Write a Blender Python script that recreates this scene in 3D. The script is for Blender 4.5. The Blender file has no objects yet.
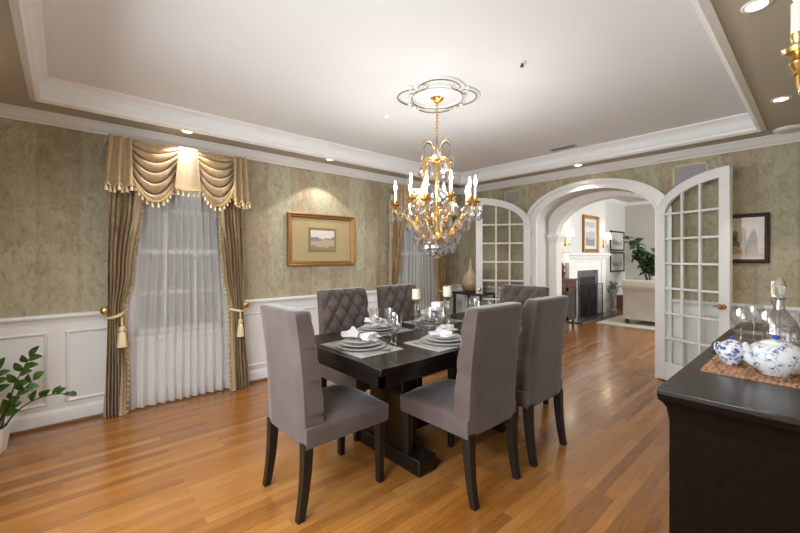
import bpy, math, random
from mathutils import Vector, Matrix
random.seed(7)
S = bpy.context.scene
C = S.collection
PI = math.pi
def R(d): return math.radians(d)

# ------------------------------------------------------------------ camera, world, lights, exposure
cd = bpy.data.cameras.new('camera'); cam = bpy.data.objects.new('camera', cd); C.objects.link(cam)
cd.sensor_width = 36; cd.lens = 36 * 378 / 800; cd.shift_y = -9.5 / 800; cd.clip_start = .02
cam.location = (0, 0, 1.32); cam.rotation_euler = (R(90), 0, R(48.2))
S.camera = cam
S.view_settings.view_transform = 'Standard'; S.view_settings.look = 'None'
S.view_settings.gamma = 1; S.view_settings.use_curve_mapping = False
S.view_settings.exposure = 0.22
S.cycles.use_denoising = True; S.cycles.max_bounces = 10; S.cycles.transparent_max_bounces = 24
S.cycles.caustics_reflective = False; S.cycles.caustics_refractive = False
S.cycles.sample_clamp_indirect = 6
w = bpy.data.worlds.new('dusk'); S.world = w; w.use_nodes = True
bg = w.node_tree.nodes['Background']; bg.inputs[0].default_value = (.17, .168, .175, 1); bg.inputs[1].default_value = .30

def area(name, loc, rot, sx, sy, power, col):
    l = bpy.data.lights.new(name, 'AREA'); l.shape = 'RECTANGLE'; l.size = sx; l.size_y = sy
    l.energy = power; l.color = col
    o = bpy.data.objects.new(name, l); C.objects.link(o); o.location = loc; o.rotation_euler = rot
    return o
# fill lamps added outside two unseen, added windows behind the camera (they shine towards +Y)
area('fill_near', (-2.15, -.62, 1.35), (R(56), 0, 0), 1.0, 1.75, 42, (.90, .95, 1))
area('fill_near', (-.85, -.62, 1.35), (R(60), 0, 0), 1.0, 1.75, 74, (.90, .95, 1))
# fill lamp added outside an unseen, added window in the living room's right wall (shines towards -X)
area('fill_living', (2.06, 8.6, 1.5), (R(90), 0, R(90)), 2.6, 1.9, 330, (.97, .98, 1))
SPOT_W, BULB, SPOT_COL = 27, 380, (1, .94, .85)

# ------------------------------------------------------------------ materials
M = {}
def mat(name, col=(.8, .8, .8), rough=.5, metal=0, spec=.5, emit=None, sheen=0, coat=0, trans=0, ior=1.45):
    m = bpy.data.materials.new(name); m.use_nodes = True
    b = m.node_tree.nodes['Principled BSDF']
    b.inputs['Base Color'].default_value = (*col, 1); b.inputs['Roughness'].default_value = rough
    b.inputs['Metallic'].default_value = metal; b.inputs['Specular IOR Level'].default_value = spec
    b.inputs['Sheen Weight'].default_value = sheen; b.inputs['Coat Weight'].default_value = coat
    b.inputs['Transmission Weight'].default_value = trans; b.inputs['IOR'].default_value = ior
    if emit: b.inputs['Emission Color'].default_value = (*emit[0], 1); b.inputs['Emission Strength'].default_value = emit[1]
    M[name] = m
    return m
class N:
    """small node helper on a material"""
    def __init__(s, m): s.t = m.node_tree; s.b = s.t.nodes['Principled BSDF']
    def n(s, typ, ins={}, **kw):
        x = s.t.nodes.new('ShaderNode' + typ)
        for k, v in kw.items(): setattr(x, k, v)
        for k, v in ins.items():
            if isinstance(v, bpy.types.NodeSocket): s.t.links.new(v, x.inputs[k])
            else: x.inputs[k].default_value = v
        return x
    def math(s, op, a, b=0.0, c=0.0):
        return s.n('Math', {0: a, 1: b, 2: c}, operation=op).outputs[0]
    def ramp(s, fac, stops, interp='LINEAR'):
        r = s.n('ValToRGB', {0: fac}); r.color_ramp.interpolation = interp
        e = r.color_ramp.elements
        while len(e) < len(stops): e.new(.5)
        for i, (p, c) in enumerate(stops): e[i].position = p; e[i].color = (*c, 1)
        return r.outputs[0]
    def mix(s, f, a, b, blend='MIX'):
        x = s.n('Mix', {}, data_type='RGBA', blend_type=blend)
        for k, v in ((0, f), (6, a), (7, b)):
            if isinstance(v, bpy.types.NodeSocket): s.t.links.new(v, x.inputs[k])
            else: x.inputs[k].default_value = v if k == 0 else (*v, 1)
        return x.outputs[2]
    def xyz(s):
        tc = s.n('TexCoord'); sp = s.n('SeparateXYZ', {0: tc.outputs['Object']}); return tc.outputs['Object'], sp.outputs
    def noise(s, vec, scale, detail=4, rough=.55, dist=0):
        return s.n('TexNoise', {'Vector': vec, 'Scale': scale, 'Detail': detail, 'Roughness': rough, 'Distortion': dist}).outputs[0]
    def vmul(s, vec, k): return s.n('VectorMath', {0: vec, 1: k}, operation='MULTIPLY').outputs[0]
    def to(s, sock, name): s.t.links.new(sock, s.b.inputs[name])
    def bump(s, h, strength=.3, dist=.01):
        s.to(s.n('Bump', {'Height': h, 'Strength': strength, 'Distance': dist}).outputs[0], 'Normal')

mat('white', (.80, .78, .755), .38)
mat('trim_white', (.79, .785, .78), .33)
mat('ceiling_white', (.79, .80, .815), .8, spec=.2)
mat('soffit', (.50, .46, .385), .75, spec=.25)
mat('paint_grey', (.60, .585, .56), .7)
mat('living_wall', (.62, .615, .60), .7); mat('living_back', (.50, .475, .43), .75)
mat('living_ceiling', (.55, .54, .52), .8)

def wallpaper(name, ax):
    m = mat(name, rough=.62, spec=.3); n = N(m); v, s = n.xyz()
    c = s[ax]
    wob = n.math('MULTIPLY', n.math('SUBTRACT', n.noise(v, 7, 3), .5), .05)
    ph = n.math('FRACT', n.math('DIVIDE', n.math('ADD', n.math('ADD', c, wob), 10.54), .52))
    stripe = n.ramp(ph, [(0, (0, 0, 0)), (.02, (1, 1, 1)), (.45, (1, 1, 1)), (.49, (0, 0, 0))])
    big = n.noise(v, 2.2, 5, .62, .8)
    mid = n.math('ADD', n.math('MULTIPLY', n.noise(n.vmul(v, (1, 1, .6)), 13, 8, .78, .9), .86), n.math('MULTIPLY', n.noise(n.vmul(v, (1, 1, .16)), 22, 3, .6), .14))
    fine = n.noise(n.vmul(v, (1, 1, .55)), 34, 8, .8, .7)
    olive = n.ramp(mid, [(.28, (.19, .160, .092)), (.42, (.345, .31, .20)), (.55, (.445, .405, .29)), (.72, (.55, .515, .41))])
    tan = n.ramp(mid, [(.28, (.195, .14, .08)), (.44, (.34, .265, .175)), (.57, (.42, .335, .235)), (.75, (.53, .445, .34))])
    col = n.mix(stripe, olive, tan)
    col = n.mix(n.ramp(big, [(.42, (0, 0, 0)), (.62, (.55, .55, .55))]), col, (.45, .41, .285))
    col = n.mix(n.ramp(fine, [(.53, (0, 0, 0)), (.64, (.72, .72, .72))]), col, (.18, .15, .085))
    edge = n.ramp(ph, [(0, (.3, .3, .3)), (.03, (0, 0, 0)), (.43, (0, 0, 0)), (.47, (.25, .25, .25)), (.52, (0, 0, 0)), (.97, (0, 0, 0)), (1, (.3, .3, .3))])
    col = n.mix(edge, col, (.20, .165, .09))
    n.to(col, 'Base Color'); n.bump(mid, .15, .004)
    return m
wallpaper('paper_y', 1); wallpaper('paper_x', 0)

def oak():
    m = mat('oak_floor', rough=.3, spec=.5, coat=.35)
    m.node_tree.nodes['Principled BSDF'].inputs['Coat Roughness'].default_value = .12; n = N(m); v, s = n.xyz()
    v2 = n.n('CombineXYZ', {0: s[1], 1: s[0], 2: 0.0}).outputs[0]
    br = n.n('TexBrick', {'Vector': v2, 'Color1': (.0, .0, .0, 1), 'Color2': (1, 1, 1, 1), 'Mortar': (.5, .5, .5, 1), 'Scale': 1.0,
                          'Mortar Size': .0012, 'Mortar Smooth': .2, 'Bias': 0.0, 'Brick Width': .85, 'Row Height': .058}, offset=.37, offset_frequency=2)
    row = n.math('FLOOR', n.math('DIVIDE', s[0], .058))
    rnd = n.n('TexWhiteNoise', {'W': row}, noise_dimensions='1D').outputs[0]
    grain = n.noise(n.vmul(v, (26, 1.6, 1)), 3.0, 6, .65, .8)
    patch = n.noise(n.vmul(v, (1, .35, 1)), 2.0, 3)
    f = n.math('ADD', n.math('ADD', n.math('MULTIPLY', br.outputs[0], .28), n.math('MULTIPLY', grain, .56)), n.math('MULTIPLY', rnd, .16))
    col = n.ramp(f, [(.14, (.10, .030, .005)), (.37, (.235, .084, .013)), (.57, (.335, .132, .025)), (.86, (.46, .210, .060))])
    col = n.mix(n.ramp(patch, [(.35, (0, 0, 0)), (.7, (.22, .22, .22))]), col, (.42, .24, .11))
    col = n.mix(n.math('MULTIPLY', br.outputs[1], .6), col, (.13, .05, .015))
    n.to(col, 'Base Color')
    n.to(n.math('MULTIPLY_ADD', grain, .16, .15), 'Roughness')
    n.bump(n.math('ADD', n.math('MULTIPLY', br.outputs[1], -1.0), n.math('MULTIPLY', grain, .25)), .12, .002)
oak()

def velvet(name, a, b):
    m = mat(name, rough=.82, spec=.2, sheen=.55); n = N(m); v, s = n.xyz()
    n.b.inputs['Sheen Roughness'].default_value = .35
    x = n.noise(v, 6, 4, .6)
    n.to(n.ramp(x, [(.3, a), (.7, b)]), 'Base Color'); n.bump(n.noise(v, 260, 2), .10, .002)
velvet('taupe_velvet', (.084, .062, .057), (.124, .093, .086))
velvet('button_velvet', (.075, .058, .055), (.10, .08, .076))
velvet('sofa_linen', (.50, .46, .40), (.58, .54, .47))
mat('black_wood', (.010, .009, .008), .32, spec=.5)
def dark_wood(name, a, b, r):
    m = mat(name, rough=r); n = N(m); v, s = n.xyz()
    g = n.noise(n.vmul(v, (14, 1.2, 14)), 3, 5, .6, .5)
    n.to(n.ramp(g, [(.3, a), (.7, b)]), 'Base Color')
dark_wood('espresso_wood', (.005, .0035, .003), (.012, .008, .006), .24)
dark_wood('sideboard_wood', (.006, .0035, .0025), (.010, .006, .004), .55)
M['sideboard_wood'].node_tree.nodes['Principled BSDF'].inputs['Specular IOR Level'].default_value = .03
dark_wood('sideboard_top', (.016, .013, .011), (.024, .020, .016), .24)
dark_wood('red_wood', (.055, .022, .014), (.11, .045, .03), .35)
dark_wood('tray_wood', (.045, .030, .020), (.075, .052, .034), .35)
mat('gold', (.86, .50, .14), .24, 1); mat('brass', (.72, .50, .20), .26, 1); mat('old_gold', (.30, .145, .042), .42, .5)
mat('silver', (.80, .79, .77), .16, 1); mat('dark_metal', (.05, .045, .04), .4, .8)

def satin(name, a, b, ax=None, freq=0, rough=.33):
    m = mat(name, rough=rough, spec=.55, sheen=.25); n = N(m); v, s = n.xyz()
    x = n.noise(n.vmul(v, (30, 30, 3)), 2, 3)
    col = n.ramp(x, [(.3, a), (.7, b)])
    n.to(col, 'Base Color'); n.b.inputs['Anisotropic'].default_value = .3
satin('gold_satin', (.34, .235, .125), (.45, .325, .185))
satin('pale_satin', (.56, .43, .27), (.64, .50, .33))
satin('drape_taffeta', (.22, .142, .068), (.52, .38, .215), rough=.36)
satin('drape_light', (.42, .33, .20), (.52, .42, .27))
mat('fringe', (.50, .35, .15), .6); mat('fringe_cream', (.72, .58, .36), .6)

def sheer():
    m = bpy.data.materials.new('sheer'); m.use_nodes = True; t = m.node_tree; t.nodes.clear()
    o = t.nodes.new('ShaderNodeOutputMaterial'); mx = t.nodes.new('ShaderNodeMixShader'); mx2 = t.nodes.new('ShaderNodeMixShader')
    tr = t.nodes.new('ShaderNodeBsdfTransparent'); d = t.nodes.new('ShaderNodeBsdfDiffuse'); tl = t.nodes.new('ShaderNodeBsdfTranslucent')
    d.inputs[0].default_value = (.90, .885, .87, 1); tl.inputs[0].default_value = (.90, .885, .87, 1)
    mx2.inputs[0].default_value = .35; t.links.new(d.outputs[0], mx2.inputs[1]); t.links.new(tl.outputs[0], mx2.inputs[2])
    lw = t.nodes.new('ShaderNodeLayerWeight'); lw.inputs[0].default_value = .35
    mp = t.nodes.new('ShaderNodeMapRange'); mp.inputs[1].default_value = 0; mp.inputs[2].default_value = .8; mp.inputs[3].default_value = .42; mp.inputs[4].default_value = .97
    t.links.new(lw.outputs['Facing'], mp.inputs[0]); t.links.new(mp.outputs[0], mx.inputs[0])
    t.links.new(tr.outputs[0], mx.inputs[1]); t.links.new(mx2.outputs[0], mx.inputs[2]); t.links.new(mx.outputs[0], o.inputs[0])
    M['sheer'] = m
sheer()
def thin_glass(name, col, tfac, ior=1.45, rough=.0, refr=False):
    m = bpy.data.materials.new(name); m.use_nodes = True; t = m.node_tree; t.nodes.clear()
    o = t.nodes.new('ShaderNodeOutputMaterial'); mx = t.nodes.new('ShaderNodeMixShader')
    tr = t.nodes.new('ShaderNodeBsdfTransparent'); tr.inputs[0].default_value = (*col, 1)
    if refr:
        g = t.nodes.new('ShaderNodeBsdfGlass'); g.inputs['IOR'].default_value = ior; g.inputs['Roughness'].default_value = rough
        g.inputs[0].default_value = (.98, .98, 1, 1); mx.inputs[0].default_value = tfac
    else:
        g = t.nodes.new('ShaderNodeBsdfGlossy'); g.inputs['Roughness'].default_value = rough
        f = t.nodes.new('ShaderNodeFresnel'); f.inputs[0].default_value = ior
        k = t.nodes.new('ShaderNodeMath'); k.operation = 'MULTIPLY_ADD'; k.inputs[1].default_value = 1.0; k.inputs[2].default_value = tfac
        ge = t.nodes.new('ShaderNodeNewGeometry'); iv = t.nodes.new('ShaderNodeMath'); iv.operation = 'SUBTRACT'; iv.inputs[0].default_value = 1.0; t.links.new(ge.outputs['Backfacing'], iv.inputs[1]); t.links.new(iv.outputs[0], k.inputs[1])
        t.links.new(f.outputs[0], k.inputs[0]); t.links.new(k.outputs[0], mx.inputs[0])
    t.links.new(tr.outputs[0], mx.inputs[1]); t.links.new(g.outputs[0], mx.inputs[2]); t.links.new(mx.outputs[0], o.inputs[0])
    M[name] = m
thin_glass('pane', (.97, .985, .975), .0)
thin_glass('picture_glass', (1, 1, 1), .0, 1.3)
thin_glass('crystal', (.98, .98, 1), .50, 1.5, 0, True)
_t = M['crystal'].node_tree; _o = [n for n in _t.nodes if n.type == 'OUTPUT_MATERIAL'][0]; _m = [n for n in _t.nodes if n.type == 'MIX_SHADER'][0]
_g = _t.nodes.new('ShaderNodeBsdfGlossy'); _g.inputs['Roughness'].default_value = .03; _x = _t.nodes.new('ShaderNodeMixShader'); _x.inputs[0].default_value = .26
_t.links.new(_m.outputs[0], _x.inputs[1]); _t.links.new(_g.outputs[0], _x.inputs[2]); _t.links.new(_x.outputs[0], _o.inputs[0])
thin_glass('glassware', (.99, .99, .99), .13, 1.5, .02, False)
mat('bulb', (1, .9, .75), .3, emit=((1, .96, .91), BULB))
mat('downlight', (1, .95, .85), .3, emit=((1, .86, .66), 22))
mat('shade_lit', (.9, .82, .68), .6, emit=((1, .80, .55), 2.2))
mat('candle_tube', (.88, .84, .74), .5); mat('candle_wax', (.86, .80, .62), .5)
mat('white_wax', (.86, .84, .80), .5)
mat('porcelain', (.68, .67, .655), .18, coat=.3); mat('charger', (.42, .40, .38), .3)
mat('linen', (.66, .65, .635), .85); mat('ring_wood', (.20, .12, .07), .4)
def weave(name, a, b, sc, dots=None):
    m = mat(name, rough=.8, spec=.2); n = N(m); v, s = n.xyz()
    x = n.math('ADD', n.math('SINE', n.math('MULTIPLY', s[0], sc)), n.math('SINE', n.math('MULTIPLY', s[1], sc * 1.1)))
    f = n.math('MULTIPLY_ADD', x, .22, n.noise(v, 30, 3))
    col = n.ramp(f, [(.25, a), (.75, b)])
    if dots:
        vo = n.n('TexVoronoi', {'Vector': v, 'Scale': 62.0}).outputs[0]
        col = n.mix(n.ramp(vo, [(.26, (1, 1, 1)), (.36, (0, 0, 0))]), col, dots)
    n.to(col, 'Base Color'); n.bump(x, .4, .002)
weave('placemat', (.36, .345, .33), (.52, .50, .48), 900)
weave('brown_mat', (.30, .15, .08), (.44, .25, .15), 420, (.035, .02, .014))
weave('rug', (.55, .52, .46), (.66, .63, .57), 120)
def blue_china(name, sc, lo, hi):
    m = mat(name, rough=.14, coat=.4); n = N(m); v, s = n.xyz()
    a = n.noise(v, sc, 3, .6, 2.2); vo = n.n('TexVoronoi', {'Vector': v, 'Scale': sc * .55}).outputs[0]
    f = n.math('MULTIPLY', n.ramp(a, [(lo, (0, 0, 0)), (hi, (1, 1, 1))]), n.ramp(vo, [(.30, (1, 1, 1)), (.62, (0, 0, 0))]))
    n.to(n.mix(f, (.62, .64, .655), (.03, .05, .22)), 'Base Color')
blue_china('blue_china_sparse', 64, .50, .56); blue_china('blue_china_dense', 120, .36, .44)
mat('cobalt', (.02, .05, .33), .15, coat=.4)
def leaf(name, a, b):
    m = mat(name, rough=.3); n = N(m); v, s = n.xyz(); n.to(n.ramp(n.noise(v, 9, 3), [(.3, a), (.7, b)]), 'Base Color')
leaf('leaf', (.022, .068, .012), (.065, .135, .024)); leaf('fig_leaf', (.02, .045, .014), (.055, .095, .03))
mat('stem', (.09, .085, .03), .5); mat('bark', (.12, .08, .05), .8); mat('soil', (.05, .03, .02), .95)
mat('pot_white', (.78, .755, .70), .4)
def vase_mat():
    m = mat('vase_glaze', rough=.25, coat=.3); n = N(m); v, s = n.xyz()
    z = n.math('ADD', s[2], n.math('MULTIPLY', n.noise(v, 8, 3), .10))
    n.to(n.ramp(n.math('MULTIPLY', z, 2.2), [(.1, (.30, .16, .08)), (.4, (.44, .31, .19)), (.85, (.50, .42, .30))]), 'Base Color')
vase_mat()
def marble():
    m = mat('hearth_stone', rough=.25); n = N(m); v, s = n.xyz()
    n.to(n.ramp(n.noise(v, 14, 6, .7, 1.5), [(.35, (.045, .047, .05)), (.6, (.14, .14, .15)), (.75, (.30, .30, .31))]), 'Base Color')
marble()
mat('soot', (.03, .03, .033), .8); mat('grille', (.33, .315, .33), .6); mat('grille_gold', (.62, .52, .30), .4)
mat('mat_gold', (.46, .36, .19), .6); mat('mat_pink', (.55, .43, .33), .7); mat('mat_white', (.72, .72, .70), .7)
mat('paper_cream', (.60, .52, .38), .8); mat('ink_brown', (.16, .10, .06), .8); mat('wash_olive', (.24, .22, .12), .8); mat('wash_tan', (.40, .26, .14), .8)
mat('sky_pale', (.72, .66, .60), .8); mat('hill_mauve', (.30, .24, .26), .8); mat('field', (.50, .40, .28), .8); mat('field_dark', (.30, .25, .15), .8)
mat('ink_grey', (.28, .29, .30), .8); mat('wash_grey', (.50, .51, .51), .8); mat('black_frame', (.03, .028, .026), .35); mat('brown_frame', (.045, .024, .018), .3)
mat('shoe_brown', (.20, .09, .035), .4); mat('medal_gold', (.26, .21, .11), .45, .3); mat('lamp_red', (.15, .04, .02), .25, coat=.5)
mat('shade_white', (.75, .70, .62), .7, emit=((1, .85, .65), .35))
mat('plastic_white', (.78, .77, .75), .4); mat('vent_grey', (.45, .44, .43), .5); mat('slot', (.15, .15, .15), .6)
mat('stone_urn', (.32, .31, .29), .8)

# ------------------------------------------------------------------ mesh helpers
def wloc(o):
    p = Vector((0, 0, 0))
    while o is not None: p += o.location; o = o.parent
    return p
class MB:
    def __init__(s): s.v = []; s.f = []; s.m = []; s.cur = 0
    def quad(s, *p):
        b = len(s.v); s.v += [tuple(q) for q in p]; s.f.append(tuple(range(b, b + len(p)))); s.m.append(s.cur); return s
    def box(s, x0, x1, y0, y1, z0, z1):
        b = len(s.v)
        s.v += [(x, y, z) for z in (z0, z1) for y in (y0, y1) for x in (x0, x1)]
        for f in ((0, 2, 3, 1), (4, 5, 7, 6), (0, 1, 5, 4), (2, 6, 7, 3), (0, 4, 6, 2), (1, 3, 7, 5)):
            s.f.append(tuple(b + i for i in f)); s.m.append(s.cur)
        return s
    def grid(s, P, closeu=False, closev=False):
        """P[i][j] points"""
        b = len(s.v); nu, nv = len(P), len(P[0])
        for r in P: s.v += [tuple(q) for q in r]
        for i in range(nu if closeu else nu - 1):
            for j in range(nv if closev else nv - 1):
                i2, j2 = (i + 1) % nu, (j + 1) % nv
                s.f.append((b + i * nv + j, b + i2 * nv + j, b + i2 * nv + j2, b + i * nv + j2)); s.m.append(s.cur)
        return s
    def fan(s, pts):
        b = len(s.v); s.v += [tuple(p) for p in pts]; s.f.append(tuple(range(b, b + len(pts)))); s.m.append(s.cur); return s
    def lathe(s, prof, c=(0, 0, 0), n=20, caps=True, sx=1, sy=1):
        P = [[(c[0] + r * sx * math.cos(2 * PI * k / n), c[1] + r * sy * math.sin(2 * PI * k / n), c[2] + z) for r, z in prof] for k in range(n)]
        s.grid(P, closeu=True)
        if caps:
            for q, rev in ((0, True), (-1, False)):
                if prof[q][0] > 1e-5:
                    ring = [P[k][q] for k in range(n)]
                    s.fan(ring[::-1] if rev else ring)
        return s
    def tube(s, path, r, n=8, caps=True):
        path = [Vector(p) for p in path]; k = len(path)
        rs = r if isinstance(r, (list, tuple)) else [r] * k
        P = []; up = None
        for i in range(k):
            t = (path[min(i + 1, k - 1)] - path[max(i - 1, 0)]).normalized()
            if up is None: up = Vector((0, 0, 1)) if abs(t.z) < .9 else Vector((1, 0, 0))
            a = t.cross(up)
            if a.length < 1e-4: a = t.cross(Vector((0, 1, 0)))
            a.normalize(); b = a.cross(t).normalized(); up = b
            P.append([path[i] + (a * math.cos(2 * PI * q / n) + b * math.sin(2 * PI * q / n)) * rs[i] for q in range(n)])
        s.grid(P, closev=True)
        if caps: s.fan(P[0]); s.fan(P[-1][::-1])
        return s
    def ring(s, c, R_, r, n=28, m=8, axis='z'):
        P = []
        for i in range(n):
            a = 2 * PI * i / n; row = []
            for j in range(m):
                q = 2 * PI * j / m; d = R_ + r * math.cos(q); h = r * math.sin(q)
                p = (d * math.cos(a), d * math.sin(a), h)
                if axis == 'x': p = (p[2], p[0], p[1])
                if axis == 'y': p = (p[0], p[2], p[1])
                row.append((c[0] + p[0], c[1] + p[1], c[2] + p[2]))
            P.append(row)
        return s.grid(P, True, True)
    def sphere(s, c, r, n=14, m=8, sz=1):
        return s.lathe([(max(r * math.sin(PI * j / m), 1e-6), -r * sz * math.cos(PI * j / m)) for j in range(m + 1)], c, n, False)
    def sweep(s, prof, pts, closed=False):
        """prof: 2D (out, up); pts: list of (x, y, nx, ny) positions with the out direction (already mitred)"""
        P = [[(x + nx * o, y + ny * o, z) for o, z in prof] for x, y, nx, ny in pts]
        return s.grid(P, closed, True)
    def xf(s, mtx, start=0):
        for i in range(start, len(s.v)): s.v[i] = tuple(mtx @ Vector(s.v[i]))
        return s
    def build(s, name, mats, parent=None, smooth=None, bevel=0, world=True, seg=2, sub=0, flip=False):
        me = bpy.data.meshes.new(name)
        off = wloc(parent) if (parent is not None and world) else Vector((0, 0, 0))
        me.from_pydata([(p[0] - off.x, p[1] - off.y, p[2] - off.z) for p in s.v], [], s.f)
        for q in (mats if isinstance(mats, (list, tuple)) else [mats]): me.materials.append(M[q])
        for i, p in enumerate(me.polygons): p.material_index = s.m[i]
        import bmesh
        bm = bmesh.new(); bm.from_mesh(me)
        bmesh.ops.remove_doubles(bm, verts=bm.verts, dist=1e-5)
        bmesh.ops.recalc_face_normals(bm, faces=bm.faces); bm.to_mesh(me); bm.free()
        o = bpy.data.objects.new(name, me); C.objects.link(o)
        if parent is not None: o.parent = parent
        if bevel:
            b = o.modifiers.new('b', 'BEVEL'); b.width = bevel; b.segments = seg; b.limit_method = 'ANGLE'; b.angle_limit = R(35)
            if smooth is None: smooth = 40
        if sub:
            q = o.modifiers.new('s', 'SUBSURF'); q.levels = sub; q.render_levels = sub
        if smooth:
            me.polygons.foreach_set('use_smooth', [True] * len(me.polygons))
            try: me.set_sharp_from_angle(angle=R(smooth))
            except Exception: pass
        return o
def tag(o, label, cat, group=None):
    o['label'] = label; o['category'] = cat
    if group: o['group'] = group
    elif 'group' in o: del o['group']
    return o
def thing(name, loc, label=None, cat=None, group=None, rz=0):
    o = bpy.data.objects.new(name, None); C.objects.link(o); o.location = loc; o.rotation_euler = (0, 0, rz); o.empty_display_size = .05
    if label: tag(o, label, cat, group)
    return o
def struct(o):
    o['kind'] = 'structure'; return o
KIDS = {}
def kids(o): return [c for c in bpy.data.objects if c.parent == o]
def dup(o, loc=None, rz=None, label=None, cat=None, group=None, parent=None):
    c = o.copy(); C.objects.link(c)
    if parent is not None: c.parent = parent
    for k in kids(o): dup(k, parent=c)
    if loc is not None: c.location = loc
    if rz is not None: c.rotation_euler = (0, 0, rz)
    if label: tag(c, label, cat or o['category'], group)
    return c

# ------------------------------------------------------------------ the room
XL, XR, YN, YF, ZS, ZT = -4.02, .15, -.5, 4.88, 2.426, 2.575
TX0, TX1, TY0, TY1 = -3.635, -.365, -.125, 4.49
struct(MB().box(-4.5, 2.3, -.75, 12.3, -.10, 0).build('floor', 'oak_floor'))
m = MB()   # dropped border round a raised tray
for a in ((XL - .2, TX0, YN - .2, YF + .1), (TX1, XR + .2, YN - .2, YF + .1), (TX0, TX1, YN - .2, TY0), (TX0, TX1, TY1, YF + .1)):
    m.box(a[0], a[1], a[2], a[3], ZS, ZS + .02)
m.cur = 1; m.box(TX0 - .02, TX1 + .02, TY0 - .02, TY1 + .02, ZT, ZT + .05)
for a in ((TX0 - .02, TX0, TY0, TY1), (TX1, TX1 + .02, TY0, TY1), (TX0 - .02, TX1 + .02, TY0 - .02, TY0), (TX0 - .02, TX1 + .02, TY1, TY1 + .02)):
    m.box(a[0], a[1], a[2], a[3], ZS + .02, ZT)
struct(m.build('ceiling', ['soffit', 'ceiling_white']))
# window openings in the left wall
WIN = [(.46, 1.22), (3.49, 4.25)]; WZ0, WZ1 = .62, 2.12
def wall_with_holes(axis_lo, axis_hi, holes, z0, z1, fn):
    cuts = [axis_lo]
    for a, b, c, d in holes: fn(cuts[-1], a, z0, z1); fn(a, b, z0, c); fn(a, b, d, z1); cuts.append(b)
    fn(cuts[-1], axis_hi, z0, z1)
m = MB(); wall_with_holes(YN - .12, YF, [(a, b, WZ0, WZ1) for a, b in WIN], 0, ZS, lambda a, b, c, d: m.box(XL - .12, XL, a, b, c, d))
struct(m.build('wall_left', 'paper_y'))
struct(MB().box(XR, XR + .12, YN - .12, YF, 0, ZS).build('wall_right', 'paper_y'))
NW = [(-2.68, -1.62, .4, 2.3), (-1.38, -.32, .4, 2.3)]  # near-wall openings added to let the fill lamps in
m = MB(); wall_with_holes(XL, XR, NW, 0, ZS, lambda a, b, c, d: m.box(a, b, YN - .12, YN, c, d))
struct(m.build('wall_near', 'paper_x'))
def ell(cx, a, spring, b, n=36):
    return [(cx - a * math.cos(PI * k / n), spring + b * math.sin(PI * k / n)) for k in range(n + 1)]
AC = -1.92
def arch_wall(x0, x1, zt, arc, y0, y1, mf, mr, mb):
    m = MB()
    pts = [(arc[0][0], 0)] + arc + [(arc[-1][0], 0)]
    for y, mi in ((y0, mf), (y1, mb)):
        m.cur = mi
        m.quad((x0, y, 0), (pts[0][0], y, 0), (pts[0][0], y, zt), (x0, y, zt))
        m.quad((pts[-1][0], y, 0), (x1, y, 0), (x1, y, zt), (pts[-1][0], y, zt))
        for (xa, za), (xb, zb) in zip(arc[:-1], arc[1:]): m.quad((xa, y, za), (xb, y, zb), (xb, y, zt), (xa, y, zt))
    m.cur = mr
    for (xa, za), (xb, zb) in zip(pts[:-1], pts[1:]): m.quad((xa, y0, za), (xb, y0, zb), (xb, y1, zb), (xa, y1, za))
    for x in (x0, x1): m.quad((x, y0, 0), (x, y1, 0), (x, y1, zt), (x, y0, zt))
    m.quad((x0, y0, zt), (x1, y0, zt), (x1, y1, zt), (x0, y1, zt))
    return m
A1 = ell(AC, .70, 1.795, .37)
struct(arch_wall(XL - .12, XR + .12, 2.95, A1, YF, 5.2, 0, 1, 1).build('wall_far', ['paper_x', 'paint_grey']))
A2 = ell(-1.80, .705, 1.635, .45)
struct(arch_wall(XL - .12, 2.2, 2.95, A2, 5.2001, 5.36, 0, 0, 0).build('wall_passage', 'white'))
# casing round the dining side of the arch
def arch_band(inner, outer, y0, y1, zb=0):
    a = [(inner[0][0], zb)] + inner + [(inner[-1][0], zb)]; b = [(outer[0][0], zb)] + outer + [(outer[-1][0], zb)]
    P = [[(p[0], y1, p[1]), (p[0], y0, p[1]), (q[0], y0, q[1]), (q[0], y1, q[1])] for p, q in zip(a, b)]
    m = MB(); m.grid(P, closev=True); m.fan(P[0]); m.fan(P[-1]); return m
m = arch_band(A1, ell(AC, .845, 1.81, .455), YF - .030, YF + .002)
q = arch_band(ell(AC, .80, 1.805, .425), ell(AC, .85, 1.812, .46), YF - .052, YF - .029); b = len(m.v); m.v += q.v; m.f += [tuple(i + b for i in f) for f in q.f]; m.m += q.m
q = arch_band(ell(AC, .695, 1.795, .367), ell(AC, .725, 1.797, .385), YF - .040, YF - .029); b = len(m.v); m.v += q.v; m.f += [tuple(i + b for i in f) for f in q.f]; m.m += q.m
struct(m.build('trim_arch', 'trim_white', smooth=35))
m = MB()   # impost where the inner arch springs
for z0, z1, e in ((1.535, 1.56, .012), (1.56, 1.595, .028), (1.595, 1.635, .042)): m.box(-2.62, -2.505 + e, 5.2 - e, 5.36 + e, z0, z1)
m.box(-2.62, -2.490, 5.185, 5.37, 0, .16)
struct(m.build('trim_impost', 'trim_white', bevel=.004))
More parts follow.
